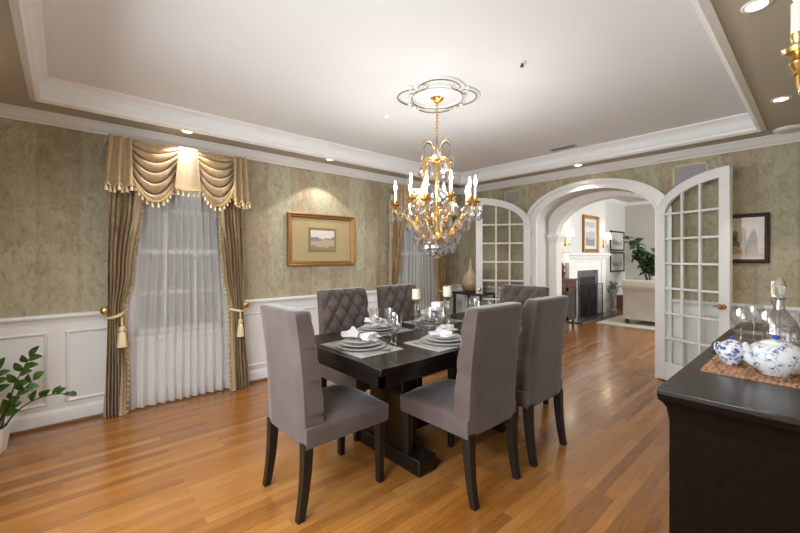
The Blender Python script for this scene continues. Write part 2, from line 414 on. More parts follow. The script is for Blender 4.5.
# crown, chair rail, wainscot, baseboard
CROWN = [(0, 2.428), (0, 2.345), (.012, 2.345), (.016, 2.356), (.03, 2.363), (.045, 2.376), (.060, 2.394), (.078, 2.410), (.084, 2.415), (.094, 2.418), (.094, 2.428)]
def run(prof, name, mt, segs):
    m = MB()
    for pts in segs:
        b = len(m.v); m.sweep(prof, pts); n = len(prof)
        m.f.append(tuple(range(b, b + n))); m.m.append(0); e = len(m.v) - n; m.f.append(tuple(range(e, e + n))); m.m.append(0)
    return struct(m.build(name, mt, smooth=30))
run(CROWN, 'trim_crown_left', 'trim_white', [[(XL, YN, 1, 1), (XL, YF, 1, -1)]])
run(CROWN, 'trim_crown_far', 'trim_white', [[(XL, YF, 1, -1), (XR, YF, -1, -1)]])
run(CROWN, 'trim_crown_right', 'trim_white', [[(XR, YF, -1, -1), (XR, YN, -1, 1)]])
run(CROWN, 'trim_crown_near', 'trim_white', [[(XR, YN, -1, 1), (XL, YN, 1, 1)]])
# tray lip and the small cove where the tray meets its ceiling
LIP = [(-.045, ZS - .014), (-.012, ZS - .022), (.0, ZS - .012), (.014, ZS - .006), (.018, ZS + .02), (.008, ZS + .03), (.006, ZS + .05), (-.045, ZS + .001)]
COVE = [(0, ZT), (0, ZT - .055), (.008, ZT - .055), (.014, ZT - .042), (.03, ZT - .028), (.05, ZT - .012), (.052, ZT)]
loop = [(TX0, TY0, 1, 1), (TX1, TY0, -1, 1), (TX1, TY1, -1, -1), (TX0, TY1, 1, -1)]
for nm, prof in (('trim_tray_lip', LIP), ('trim_tray_cove', COVE)):
    m = MB(); m.sweep(prof, loop, True); struct(m.build(nm, 'trim_white', smooth=30))
RAIL = [(0, .80), (.008, .80), (.012, .825), (.02, .835), (.034, .842), (.038, .856), (.034, .868), (.0, .872)]
BASE = [(0, 0), (.018, 0), (.018, .095), (.012, .11), (.006, .122), (0, .125)]
SHOE = [(.0, 0), (.030, 0), (.030, .012), (.024, .02), (.0, .022)]
gaps_left = [[(XL, YN, 1, 0), (XL, WIN[0][0] - .06, 1, 0)], [(XL, WIN[0][1] + .06, 1, 0), (XL, WIN[1][0] - .06, 1, 0)], [(XL, WIN[1][1] + .06, 1, 0), (XL, YF, 1, 0)]]
far_segs = [[(XL, YF, 0, -1), (AC - .845, YF, 0, -1)], [(AC + .845, YF, 0, -1), (XR, YF, 0, -1)]]
run(RAIL, 'trim_rail_left', 'trim_white', gaps_left); run(RAIL, 'trim_rail_far', 'trim_white', far_segs)
run(BASE, 'baseboard_left', 'trim_white', [[(XL + .004, YN, 1, 0), (XL + .004, YF, 1, 0)]]); run(BASE, 'baseboard_far', 'trim_white', [[(a, b - .004, c, d) for a, b, c, d in s] for s in far_segs])
run(SHOE, 'baseboard_shoe_left', 'shoe_brown', [[(XL + .004, YN, 1, 0), (XL + .004, YF, 1, 0)]])
run(BASE, 'baseboard_right', 'trim_white', [[(XR, YF, -1, 0), (XR, YN, -1, 0)]]); run(RAIL, 'trim_rail_right', 'trim_white', [[(XR, YF, -1, 0), (XR, YN, -1, 0)]])
def panel_frame(m, fn, a, b, z0, z1, w_=.026):
    """raised bead moulding round a wainscot panel; fn(along, z, out)->point"""
    prof = [(0, 0), (.002, .007), (.010, .014), (.018, .010), (w_, .003), (w_, 0)]
    P = []
    for (u, z, su, sz) in ((a, z0, 1, 1), (b, z0, -1, 1), (b, z1, -1, -1), (a, z1, 1, -1)):
        P.append([fn(u + su * p, z + sz * p, o) for p, o in prof])
    m.grid(P, True, False)
# left wall wainscot
m = MB(); 
wall_with_holes(YN, YF, [(a - .02, b + .02, WZ0 - .02, .85) for a, b in WIN], 0, .80, lambda a, b, c, d: m.box(XL, XL + .004, a, b, c, min(d, .80)) if d > c and c < .8 else None)
m.f = m.f; fl = lambda u, z, o: (XL + .004 + o, u, z)
for a, b in ((-.50, -.08), (.02, .36), (1.36, 2.30), (2.40, 3.34), (4.44, 4.80)): panel_frame(m, fl, a, b, .165, .735)
struct(m.build('trim_wainscot_left', 'trim_white', smooth=35))
m = MB(); ff = lambda u, z, o: (u, YF - .004 - o, z)
for a, b in ((XL, AC - .845), (AC + .845, XR)): m.box(a, b, YF - .004, YF, 0, .80)
for a, b in ((-3.92, -3.45), (-3.35, -2.88), (-1.00, -.58), (-.48, .05)): panel_frame(m, ff, a, b, .165, .735)
struct(m.build('trim_wainscot_far', 'trim_white', smooth=35))
# windows of the left wall (behind the sheers) and added ones in the near wall (behind the camera) to frame the fill lamps
def window(name, fn, a, b, z0, z1, cols, rows, arch=False):
    """fn(u, z, d)->world, d = depth into the wall"""
    root = None
    m = MB()
    def bx(u0, u1, c0, c1, d0, d1):
        s = len(m.v); m.box(u0, u1, d0, d1, c0, c1)
        for i in range(s, len(m.v)): u, d, z = m.v[i]; m.v[i] = fn(u, z, d)
    for u0, u1, c0, c1 in ((a - .07, a, z0 - .02, z1 + .07), (b, b + .07, z0 - .02, z1 + .07), (a, b, z1, z1 + .07)): bx(u0, u1, c0, c1, -.02, .0)
    bx(a - .08, b + .08, z0 - .035, z0, -.045, .06)
    for u0, u1, c0, c1 in ((a, a + .045, z0, z1), (b - .045, b, z0, z1), (a, b, z0, z0 + .05), (a, b, z1 - .05, z1), (a, b, (z0 + z1) / 2 - .02, (z0 + z1) / 2 + .02)): bx(u0, u1, c0, c1, .03, .07)
    for i in range(1, cols): u = a + (b - a) * i / cols; bx(u - .011, u + .011, z0, z1, .04, .06)
    for j in range(1, rows): z = z0 + (z1 - z0) * j / rows; bx(a, b, z - .011, z + .011, .04, .06)
    o = struct(m.build(name, 'trim_white'))
    g = MB(); s = 0; g.box(a, b, .048, .052, z0, z1)
    for i in range(len(g.v)): u, d, z = g.v[i]; g.v[i] = fn(u, z, d)
    g.build('glass_pane', 'pane', o)
    return o
for i, (a, b) in enumerate(WIN): window('window_%d' % (i + 1), lambda u, z, d: (XL - d, u, z), a, b, WZ0, WZ1, 3, 4)
for i, (a, b, c, d) in enumerate(NW): window('window_%d' % (i + 3), lambda u, z, d: (u, YN - d, z), a, b, c, d, 3, 4)
# the living room shell beyond the arch
LX, LY, LZ, LR = -3.75, 11.94, 2.85, 2.0
struct(MB().box(LX - .12, LX, 5.36, LY, 0, LZ).build('wall_living_left', 'living_wall'))
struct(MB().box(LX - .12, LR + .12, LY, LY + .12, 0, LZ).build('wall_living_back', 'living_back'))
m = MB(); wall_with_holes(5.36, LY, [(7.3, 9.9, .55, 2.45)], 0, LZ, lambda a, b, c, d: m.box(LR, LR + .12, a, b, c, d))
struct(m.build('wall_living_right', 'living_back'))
window('window_5', lambda u, z, d: (LR + d, u, z), 7.3, 9.9, .55, 2.45, 6, 4)  # unseen window added round the living room fill lamp
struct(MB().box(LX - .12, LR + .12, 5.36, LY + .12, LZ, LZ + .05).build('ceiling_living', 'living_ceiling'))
LC = [(o, z + LZ - 2.428) for o, z in CROWN]
run(LC, 'trim_crown_living_left', 'trim_white', [[(LX, 5.42, 1, 0), (LX, LY, 1, -1)]])
run(LC, 'trim_crown_living_back', 'trim_white', [[(LX, LY, 1, -1), (LR, LY, -1, -1)]])
run(BASE, 'baseboard_living_left', 'trim_white', [[(LX, 5.42, 1, 0), (LX, LY, 1, -1)]])
run(BASE, 'baseboard_living_back', 'trim_white', [[(LX, LY, 1, -1), (LR, LY, -1, -1)]])
struct(MB().box(LX, -3.5, 7.45, 9.78, 0, LZ).build('wall_chimney_breast', 'living_wall'))

# ------------------------------------------------------------------ French doors
def french_door(name, hinge, ang, mirror, knob_label, W_=.70):
    SP, BH = 1.775, .385
    root = struct(thing(name, (hinge[0], hinge[1], 0), rz=ang)); T = .022
    def top(u, ins=0):
        a = W_; k = max(0, 1 - ((W_ - u) / (a - ins * .55)) ** 2) if u > ins * .5 else 0
        return SP + (BH - ins) * math.sqrt(k)
    st, rl = .092, .20
    m = MB()
    m.box(0, st, -T + .001, T - .001, .012, SP + .0); m.box(W_ - st, W_, -T + .001, T - .001, .012, SP + BH * .97); m.box(st, W_ - st, -T, T, .012, rl)
    # curved head, from the hinge stile up to the meeting stile
    P = []
    for k in range(25):
        t = PI / 2 * k / 24
        uo, zo = W_ - W_ * math.cos(t), SP + BH * math.sin(t)
        ui, zi = W_ - (W_ - st) * math.cos(t), SP + (BH - .095) * math.sin(t)
        P.append([(uo, -T, zo), (ui, -T, zi), (ui, T, zi), (uo, T, zo)])
    m.grid(P, closev=True)
    def inner(u):
        c = (W_ - u) / (W_ - st); return SP + (BH - .095) * math.sqrt(max(0, 1 - c * c))
    iw = W_ - 2 * st
    for i in (1, 2):
        u = st + iw * i / 3; m.box(u - .011, u + .011, -.014, .014, rl, inner(u) + .01)
    for j in range(1, 7):
        z = rl + (SP - rl) * j / 6; m.box(st, W_ - st, -.014, .014, z - .011, z + .011)
    fr = m
    g = MB(); N_ = 20
    ptsg = [(st, rl)] + [(W_ - (W_ - st) * math.cos(PI / 2 * k / N_), inner(W_ - (W_ - st) * math.cos(PI / 2 * k / N_))) for k in range(N_ + 1)]
    ptsg = [p for p in ptsg if p[0] <= W_ - st + 1e-6] + [(W_ - st, inner(W_ - st)), (W_ - st, rl)]
    for y in (-.003, .003): g.fan([(u, y, z) for u, z in ptsg])
    h = MB()
    for sy in (-1, 1):
        h.tube([(W_ - .05, 0, .86), (W_ - .05, sy * .045, .86)], .011, 10)
        if not mirror: h.tube([(W_ - .05, sy * .05, .86), (W_ - .085, sy * .052, .866), (W_ - .12, sy * .05, .855)], [.010, .009, .006], 8)
        s = len(h.v); h.lathe([(.0, .0), (.016, .0), (.026, .012), (.028, .022), (.022, .034), (.0, .038)], (0, 0, 0), 14)
        h.xf(Matrix.Translation((W_ - .05, sy * .04, .86)) @ Matrix.Rotation(-sy * PI / 2, 4, 'X'), s)
        s = len(h.v); h.lathe([(.0, 0), (.028, 0), (.026, .006), (0, .007)], (0, 0, 0), 14)
        h.xf(Matrix.Translation((W_ - .05, sy * T, .86)) @ Matrix.Rotation(-sy * PI / 2, 4, 'X'), s)
    hg = [MB().tube([(-.004, 0, z - .05), (-.004, 0, z + .05)], .008, 8) for z in (.25, 1.0, 1.65)]
    for mm in [fr, g, h] + hg:
        if mirror: mm.v = [(-x, y, z) for x, y, z in mm.v]
    fr.build('frame', 'trim_white', root, world=False, bevel=.003, seg=1)
    g.build('glass_pane', 'pane', root, world=False)
    k = h.build('knob', 'brass', root, world=False, smooth=50); k['label'] = knob_label
    for q in hg: q.build('hinge', 'silver', root, world=False, smooth=50)
    return root
french_door('door_1', (-1.20, 4.838), R(-23.5), False, 'brass knob')
french_door('door_2', (-2.70, 4.838), R(36), True, 'brass knob', .74)
# ------------------------------------------------------------------ curtains of the two left-wall windows
def smooth_step(t): t = max(0, min(1, t)); return t * t * (3 - 2 * t)
def lerp(a, b, t): return a + (b - a) * t
def interp(tab, z):
    for (z0, v0), (z1, v1) in zip(tab[:-1], tab[1:]):
        if z0 <= z <= z1: return lerp(v0, v1, smooth_step((z - z0) / (z1 - z0)))
    return tab[0][1] if z < tab[0][0] else tab[-1][1]
def tassel(m, c, s=1.0):
    m.lathe([(.0, 0), (.006 * s, -.002 * s), (.008 * s, -.010 * s), (.005 * s, -.016 * s), (.009 * s, -.020 * s), (.013 * s, -.046 * s), (.0, -.047 * s)], c, 8, False)
def make_drape(side, label, grp):
    """long panel tied back to the outer side; local frame: origin on the wall plane at the window's left edge line"""
    root = thing('drape', (0, 0, 0), label, 'curtain', grp)
    if side < 0: lo, hi = [(0, .255), (.84, .275), (1.2, .27), (2.28, .28)], [(0, .40), (.35, .405), (.80, .385), (.86, .385), (1.2, .44), (1.85, .515), (2.28, .55)]
    else: lo, hi = [(0, 1.23), (.35, 1.225), (.72, 1.225), (.86, 1.22), (1.2, 1.18), (1.85, 1.125), (2.28, 1.10)], [(0, 1.42), (.84, 1.365), (1.2, 1.36), (2.28, 1.36)]
    nu, nz, fold = 90, 60, 6.5
    P = []
    for i in range(nu + 1):
        u = i / nu; row = []
        for k in range(nz + 1):
            z = .006 + 2.08 * k / nz; a, b = interp(lo, z), interp(hi, z)
            tie = math.exp(-((z - .82) / .18) ** 2)
            amp = (.034 - .014 * tie) * (1 - .45 * smooth_step((z - 1.5) / .4)) + (.006 if z < .3 else 0)
            ph = 2 * PI * fold * (u + .025 * math.sin(3 * z + side)) + .5 * math.sin(5 * z)
            x = XL + .115 + amp * math.sin(ph) + .012 * math.sin(2.3 * ph + z * 4)
            row.append((x, a + (b - a) * u + .004 * math.sin(2 * ph), z))
        P.append(row)
    MB().grid(P).build('panel', 'drape_taffeta', root, smooth=80)
    # broad edge band with a beaded trim along the leading edge
    e = P[-1] if side < 0 else P[0]
    tr = MB(); path = [(x + .016, y, z) for x, y, z in e]
    tr.tube(path, .007, 6)
    for k in range(46):
        z = .03 + 2.02 * k / 46; j = min(nz - 1, int((z - .006) / 2.08 * nz)); p = e[j]; q = e[j + 1]; t = (z - p[2]) / (q[2] - p[2])
        tr.sphere((lerp(p[0], q[0], t) + .02, lerp(p[1], q[1], t) + (.008 if side < 0 else -.008), z), .013, 8, 5)
    tr.build('bead_trim', 'fringe', root, smooth=60)
    ed = []
    for k in range(nz + 1):
        x, y, z = e[k]; s = -side
        ed.append([(x + .012, y, z), (x + .022, y - s * .022, z), (x + .014, y - s * .045, z)])
    MB().grid(ed).build('edge_band', 'drape_light', root, smooth=80)
    y0, y1, zt = (.27, .392, .845) if side < 0 else (1.215, 1.372, .80)
    MB().tube([(XL + .10 + .085 * math.sin(PI * t / 10), lerp(y0, y1, t / 10), zt - side * (.03 * (t / 10 - .5)) * 1.4 - .01) for t in range(11)], .013, 8).build('tieback_cord', 'fringe_cream', root, smooth=60)
    ty = .365 if side < 0 else 1.31
    t = MB(); t.tube([(XL + .195, ty, zt - .02), (XL + .20, ty, zt - .10)], .006, 6)
    t.lathe([(0, 0), (.018, -.005), (.024, -.03), (.014, -.048), (.022, -.055), (.026, -.07), (.036, -.17), (0, -.172)], (XL + .20, ty, zt - .09), 12, False)
    t.build('tassel', 'fringe_cream', root, smooth=50)
    yk = .262 if side < 0 else 1.392
    h = MB(); s = 0; h.lathe([(0, 0), (.010, 0), (.010, .10), (.024, .105), (.036, .112), (.034, .124), (.018, .135), (0, .137)], (0, 0, 0), 16)
    h.xf(Matrix.Translation((XL, yk, zt + .035)) @ Matrix.Rotation(PI / 2, 4, 'Y'))
    h.build('holdback', 'brass', root, smooth=50)
    return root
VX = XL + .20
def make_valance(label, grp):
    root = thing('swag_valance', (0, 0, 0), label, 'valance', grp)
    MB().box(XL, VX - .02, .265, 1.35, 2.26, 2.30).build('mounting_board', 'gold_satin', root)
    def swag(y0, y1, zt, zb, peak, xoff):
        P = []; nu, nv = 44, 40
        for i in range(nu + 1):
            u = i / nu; row = []
            for k in range(nv + 1):
                v = k / nv
                sag = 1 - abs(2 * u - 1) ** 2.1
                gather = .5 + .5 * v
                y = lerp(y0, y1, .5 + (u - .5) * lerp(.93, 1.0, v))
                depth = (zt - zb) * v * (.30 * (1 - sag) + sag * 1.0) + .02 * sag
                wv = 2 * PI * (5.5 * v ** .85 + .12 * math.sin(5 * u + y0 * 7))
                sw = math.sin(wv); fold = (sw + .35 * math.sin(2 * wv + 1.2)) * .027 * (.5 + sag * .6) * min(1, v / .06)
                x = VX + xoff + .030 * sag * v + fold
                z = zt - depth + .010 * math.cos(wv) * sag
                row.append((x, y, z))
            P.append(row)
        MB().grid(P).build('swag', 'gold_satin', root, smooth=80)
        return [r[-1] for r in P]
    e1 = swag(.375, .80, 2.285, 1.815, 0, .0); e2 = swag(.89, 1.285, 2.285, 1.83, 0, .0)
    # flat pale centre panel between the swags
    P = []
    for i in range(13):
        u = i / 12; P.append([(VX + .055 + .010 * math.cos(2 * PI * 1.5 * u), lerp(.765 - .035 * v, .915 + .03 * v, u), 2.29 - (.385 - .02 * abs(u - .5)) * v) for v in [k / 10 for k in range(11)]])
    MB().grid(P).build('centre_panel', 'pale_satin', root, smooth=80); e3 = [r[-1] for r in P]
    edges = [e1, e2, e3]
    for sd, ya, yb, z1, z2 in ((-1, .245, .43, 1.885, 1.90), (1, 1.375, 1.225, 1.835, 1.86)):
        P = []
        for i in range(41):
            u = i / 40; ph = 2 * PI * 2.5 * u
            P.append([(VX + .062 + .022 * math.sin(ph), lerp(lerp(ya + sd * -.03, ya, k / 10), yb, u), lerp(2.29, lerp(z1, z2, u) + .012 * math.sin(ph), k / 10)) for k in range(11)])
        MB().grid(P).build('cascade', 'gold_satin', root, smooth=80); edges.append([r[-1] for r in P])
    for e in edges:
        MB().tube([(x + .012, y, z) for x, y, z in e], .011, 6).build('fringe_band', 'fringe', root, smooth=60)
        L = sum((Vector(b) - Vector(a)).length for a, b in zip(e[:-1], e[1:])); n = max(3, int(L / .042)); acc = 0; nxt = L / n * .5
        for a, b in zip(e[:-1], e[1:]):
            d = (Vector(b) - Vector(a)).length
            while nxt <= acc + d + 1e-9 and nxt < L:
                p = Vector(a).lerp(Vector(b), (nxt - acc) / d if d else 0)
                t = MB(); tassel(t, (p.x + .012, p.y, p.z - .004), 1.05); t.build('tassel', 'fringe_cream', root, smooth=50); nxt += L / n
            acc += d
    return root
def make_sheer(label, grp):
    P = []; rng = random.Random(3); offs = [rng.uniform(-.5, .5) for _ in range(20)]
    for i in range(181):
        u = i / 180; row = []
        for k in range(25):
            z = .012 + 2.20 * k / 24; w_ = lerp(1.0, .86, smooth_step((z - .3) / 1.6))
            y = .83 + (u - .5) * .92 * w_
            ph = 2 * PI * 13 * (u + .016 * math.sin(9 * u + 1.5)) + .25 * math.sin(2 * z + 6 * u)
            row.append((XL + .066 + (.027 + .006 * (1 - z / 2.2)) * math.sin(ph), y + .008 * math.sin(2 * ph), z))
        P.append(row)
    root = thing('sheer_curtain', (0, 0, 0), label, 'curtain', grp)
    MB().grid(P).build('panel', 'sheer', root, smooth=80)
    MB().grid([[(x + .002, y, z) for x, y, z in r[:5]] for r in [[(x_, y_, .012 + .10 * q / 4) for q, (x_, y_, z_) in enumerate(r[:5])] for r in P]]).build('hem', 'sheer', root, smooth=80)
    MB().tube([(XL + .066, .40, 2.215), (XL + .066, 1.26, 2.215)], .010, 8).build('curtain_rod', 'brass', root, smooth=60)
    return root
DY = WIN[1][0] - WIN[0][0]
dl = make_drape(-1, 'gold striped drape tied back at the left of the nearer window', 'tied back gold drapes')
dr = make_drape(1, 'gold striped drape tied back between the nearer window and the framed landscape', 'tied back gold drapes')
sh = make_sheer('white sheer curtain covering the nearer window, beside the potted plant', 'white sheer curtains')
va = make_valance('gold satin swag valance with tassels above the nearer window', 'gold swag valances')
dup(dl, (0, DY, 0), 0, 'gold striped drape at the left of the farther window, right of the framed landscape', 'curtain', 'tied back gold drapes')
dup(dr, (0, DY, 0), 0, 'gold striped drape at the far corner, beside the brass vase stand', 'curtain', 'tied back gold drapes')
dup(sh, (0, DY, 0), 0, 'white sheer curtain of the farther window, behind the chandelier', 'curtain', 'white sheer curtains')
dup(va, (0, DY, 0), 0, 'gold satin swag valance of the farther window, mostly hidden by the chandelier', 'valance', 'gold swag valances')

# ------------------------------------------------------------------ ceiling and wall fittings
def spot(loc, power, size=102, blend=.18, col=SPOT_COL, rad=.03):
    l = bpy.data.lights.new('downlight_beam', 'SPOT'); l.energy = power; l.spot_size = R(size); l.spot_blend = blend; l.color = col; l.shadow_soft_size = rad
    o = bpy.data.objects.new('downlight_beam', l); C.objects.link(o); o.location = loc; return o
def make_down(x, y, z, label, grp='recessed ceiling lights'):
    r = thing('recessed_light', (x, y, z), label, 'ceiling light', grp); r.scale = (.82, .82, 1)
    MB().lathe([(.044, -.001), (.046, -.006), (.060, -.008), (.066, -.003), (.066, .004), (.044, .004)], (0, 0, 0), 28, False).build('trim_ring', 'plastic_white', r, world=False, smooth=60)
    MB().lathe([(0, -.002), (.030, -.003), (.0445, -.001)], (0, 0, 0), 24, False).build('lens', 'downlight', r, world=False)
    return r
first = None
for x, y, lab, pw in ((-3.72, .82, 'recessed ceiling light above the nearer swag valance', 1), (-3.71, 2.26, 'recessed ceiling light above the framed landscape picture', 1.0),
                  (-1.96, 4.62, 'recessed ceiling light above the left side of the arch', .5), (-.195, 3.75, 'recessed ceiling light in the right border, nearer the far wall', 1),
                  (-.193, 2.27, 'recessed ceiling light in the right border, nearest the top edge of the photo', 1), (-3.71, 3.8, 'recessed ceiling light above the farther window', .7)):
    if first is None: first = make_down(x, y, ZS, lab)
    else: dup(first, (x, y, ZS), 0, lab, 'ceiling light', 'recessed ceiling lights')
    spot((x, y, ZS - .012), SPOT_W * pw)
for x, wh in ((-2.9, 'left'), (-1.7, 'middle'), (-.6, 'right')):  # unseen downlights added to brighten the near floor and bounce onto the ceiling
    dup(first, (x, -.30, ZS), 0, 'added recessed ceiling light behind the camera, ' + wh + ' of three by the near wall', 'ceiling light', 'recessed ceiling lights'); spot((x, -.30, ZS - .012), SPOT_W * .45)
lv = [(-2.25, 10.4), (-.6, 10.4), (-.6, 7.2)]  # ceiling spots added to light the living room
dup(first, (lv[0][0], lv[0][1], LZ), 0, 'added recessed light in the living room ceiling beyond the arch', 'ceiling light', 'recessed ceiling lights')
for x, y in lv: spot((x, y, LZ - .02), 26, 120, .4)
# round speaker, smoke detectors, sprinkler, vent
r = thing('ceiling_speaker', (-.19, 4.66, ZS), 'round white ceiling speaker in the right border by the far wall', 'speaker')
MB().lathe([(.0, -.022), (.085, -.022), (.098, -.016), (.105, -.004), (.105, .0)], (0, 0, 0), 32, False).build('housing', 'plastic_white', r, world=False, smooth=40)
MB().lathe([(0, -.024), (.07, -.024), (.072, -.022)], (0, 0, 0), 28, False).build('grille', 'ceiling_white', r, world=False)
r = thing('sprinkler', (-1.295, 2.215, ZT), 'small fire sprinkler on the white tray ceiling', 'sprinkler')
MB().lathe([(0, -.006), (.022, -.006), (.03, 0)], (0, 0, 0), 20, False).build('escutcheon', 'plastic_white', r, world=False, smooth=40)
MB().lathe([(.006, -.003), (.006, -.02), (.013, -.022), (.013, -.025), (0, -.025)], (0, 0, 0), 12, False).build('head', 'dark_metal', r, world=False, smooth=40)
r = thing('smoke_detector', (-2.60, 2.17, ZT), 'small round white detector on the tray ceiling left of the medallion', 'smoke detector')
MB().lathe([(0, -.020), (.02, -.020), (.028, -.012), (.032, 0)], (0, 0, 0), 24, False).build('housing', 'ceiling_white', r, world=False, smooth=40)
r = thing('ceiling_vent', (-1.99, 4.28, ZT), 'slotted air vent in the tray ceiling in front of the arch', 'vent')
MB().box(-.15, .15, -.045, .045, -.008, 0).build('frame', 'vent_grey', r, world=False, bevel=.003)
m = MB()
for k in range(5): m.box(-.13, .13, -.034 + k * .015, -.026 + k * .015, -.011, -.008)
m.build('slats', 'slot', r, world=False)
def wall_speaker(x0, x1, z0, z1, label):
    r = thing('wall_speaker', ((x0 + x1) / 2, YF, (z0 + z1) / 2), label, 'speaker', 'wall speakers flanking the arch'); a, b = (x1 - x0) / 2, (z1 - z0) / 2
    m = MB()
    for q in ((-a, -a + .016, -b, b), (a - .016, a, -b, b), (-a, a, -b, -b + .016), (-a, a, b - .016, b)): m.box(q[0], q[1], -.012, 0, q[2], q[3])
    m.build('frame', 'grille_gold', r, world=False)
    MB().box(-a + .014, a - .014, -.007, 0, -b + .014, b - .014).build('grille', 'grille', r, world=False)
wall_speaker(-3.13, -2.87, 2.09, 2.285, 'square wall speaker grille above the left French door')
wall_speaker(-1.07, -.77, 2.06, 2.29, 'square wall speaker grille behind the top of the right French door')
r = thing('wall_outlet', (XL + .005, -.18, .29), 'white electrical outlet low on the panelling behind the plant', 'outlet')
MB().box(0, .006, -.037, .037, -.058, .058).build('plate', 'plastic_white', r, world=False, bevel=.002)
for z in (-.022, .022): MB().box(.004, .009, -.017, .017, z - .014, z + .014).build('socket', 'vent_grey', r, world=False, bevel=.003)

# ceiling medallion: quatrefoil plaster ornament
MC = (-2.005, 2.18)
r = thing('ceiling_medallion', (MC[0], MC[1], ZT), 'white and gilt quatrefoil plaster medallion above the chandelier', 'ceiling medallion')
def quatre(R0, lobe, n=96):
    """outline of four overlapping lobes"""
    pts = []
    for k in range(n):
        a = 2 * PI * k / n; best = 0
        for q in range(4):
            b = q * PI / 2; d = R0; c_ = math.cos(a - b); disc = lobe * lobe - (d * math.sin(a - b)) ** 2
            if disc >= 0: best = max(best, d * c_ + math.sqrt(disc))
        pts.append((best * math.cos(a), best * math.sin(a)))
    return pts
RA = R(-0)
def rot2(p, a): return (p[0] * math.cos(a) - p[1] * math.sin(a), p[0] * math.sin(a) + p[1] * math.cos(a))
def closed_tube(pts, z, rr, m, n=6):
    k = len(pts); P = []
    for i in range(k):
        a, b = Vector(pts[(i - 1) % k]), Vector(pts[(i + 1) % k]); t = (b - a).normalized(); nrm = Vector((t.y, -t.x))
        P.append([(pts[i][0] + nrm.x * rr * math.cos(2 * PI * j / n), pts[i][1] + nrm.y * rr * math.cos(2 * PI * j / n), z + rr * math.sin(2 * PI * j / n)) for j in range(n)])
    m.grid(P, True, True)
VA = R(48.2)
m = MB(); closed_tube([rot2(p, VA) for p in quatre(.155, .168)], -.003, .014, m, 8); m.build('outer_moulding', 'ceiling_white', r, world=False, smooth=60)
m = MB(); closed_tube([rot2(p, VA) for p in quatre(.148, .158)], -.014, .0052, m); m.build('gilt_outline', 'medal_gold', r, world=False, smooth=60)
m = MB(); m.ring((0, 0, -.008), .205, .016, 48, 8); m.build('inner_ring', 'ceiling_white', r, world=False, smooth=60)
m = MB(); m.ring((0, 0, -.020), .200, .005, 48, 6); m.build('gilt_ring', 'medal_gold', r, world=False, smooth=60)
m = MB(); m.lathe([(0, -.02), (.05, -.02), (.09, -.012), (.17, -.008), (.19, 0)], (0, 0, 0), 32, False); m.build('rosette', 'ceiling_white', r, world=False, smooth=60)
for q in range(4):
    a = VA + PI / 4 + q * PI / 2; m = MB()
    for s in (-1, 1):
        for rr, da, z in ((.235, .0, .0), (.245, .22, .0), (.205, .3, .0), (.27, .12, .0)):
            p = (rr * math.cos(a + s * da), rr * math.sin(a + s * da), -.008); m.sphere(p, .022, 10, 6, .7)
    m.build('corner_leaf', 'ceiling_white', r, world=False, smooth=60)
    m = MB()
    for s in (-1, 1): m.tube([(.205 * math.cos(a + s * t), .205 * math.sin(a + s * t), -.022) if t < .35 else (.225 * math.cos(a + s * t), .225 * math.sin(a + s * t), -.02) for t in (.0, .1, .2, .3, .4)], [.004, .008, .007, .006, .003], 6)
    m.build('gilt_scroll', 'medal_gold', r, world=False, smooth=60)

# ------------------------------------------------------------------ chandelier
CH = thing('chandelier', (MC[0], MC[1], ZT - .02), 'gilt crystal chandelier with candle bulbs above the dining table', 'chandelier')
def zz(z): return z
ox, oy = MC
def chb(m, n_, mt, parent=CH, sm=50): return m.build(n_, mt, parent, smooth=sm)
m = MB(); m.lathe([(.0, 2.515), (.012, 2.52), (.022, 2.535), (.05, 2.555), (.062, 2.575), (.066, 2.585), (.0, 2.585)], (ox, oy, 0), 24, False)
for k in range(10):
    a = 2 * PI * k / 10; m.tube([(ox + .02 * math.cos(a), oy + .02 * math.sin(a), 2.533), (ox + .055 * math.cos(a), oy + .055 * math.sin(a), 2.56), (ox + .066 * math.cos(a), oy + .066 * math.sin(a), 2.58)], .006, 6)
chb(m, 'canopy', 'gold')
m = MB()
for k in range(12):
    z = 2.512 - k * .0245; s = len(m.v); P = []
    for i in range(16):
        a = 2 * PI * i / 16; P.append((.0085 * math.cos(a), .017 * math.sin(a)))
    rows = []
    for i in range(16):
        x, zc = P[i]; nrm = Vector((math.cos(2 * PI * i / 16), math.sin(2 * PI * i / 16)))
        rows.append([(x + nrm.x * .0034 * math.cos(2 * PI * j / 6), .0034 * math.sin(2 * PI * j / 6), zc + nrm.y * .0034 * math.cos(2 * PI * j / 6)) for j in range(6)])
    m.grid(rows, True, True); m.xf(Matrix.Translation((ox, oy, z)) @ Matrix.Rotation((PI / 2) * (k % 2) + .6, 4, 'Z'), s)
chb(m, 'chain', 'gold')
m = MB(); m.lathe([(0, 2.235), (.006, 2.232), (.010, 2.215), (.007, 2.19), (.012, 2.17), (.020, 2.15), (.010, 2.125), (.014, 2.105), (.03, 2.09), (.036, 2.075), (.02, 2.06), (.012, 2.03), (.009, 1.95), (.016, 1.90), (.010, 1.86), (.010, 1.70), (.018, 1.66), (.03, 1.63), (.022, 1.60), (.014, 1.56), (.022, 1.50), (.045, 1.475), (.056, 1.46), (.05, 1.445), (.028, 1.425), (.012, 1.40), (.014, 1.39), (0, 1.383)], (ox, oy, 0), 20, False)
chb(m, 'stem', 'gold')
m = MB(); m.ring((ox, oy, 2.075), .105, .0065, 36, 6)
for k in range(6):
    a = 2 * PI * k / 6; m.tube([(ox + .03 * math.cos(a), oy + .03 * math.sin(a), 2.08), (ox + .07 * math.cos(a), oy + .07 * math.sin(a), 2.09), (ox + .105 * math.cos(a), oy + .105 * math.sin(a), 2.075)], .005, 6)
chb(m, 'crown_ring', 'gold')
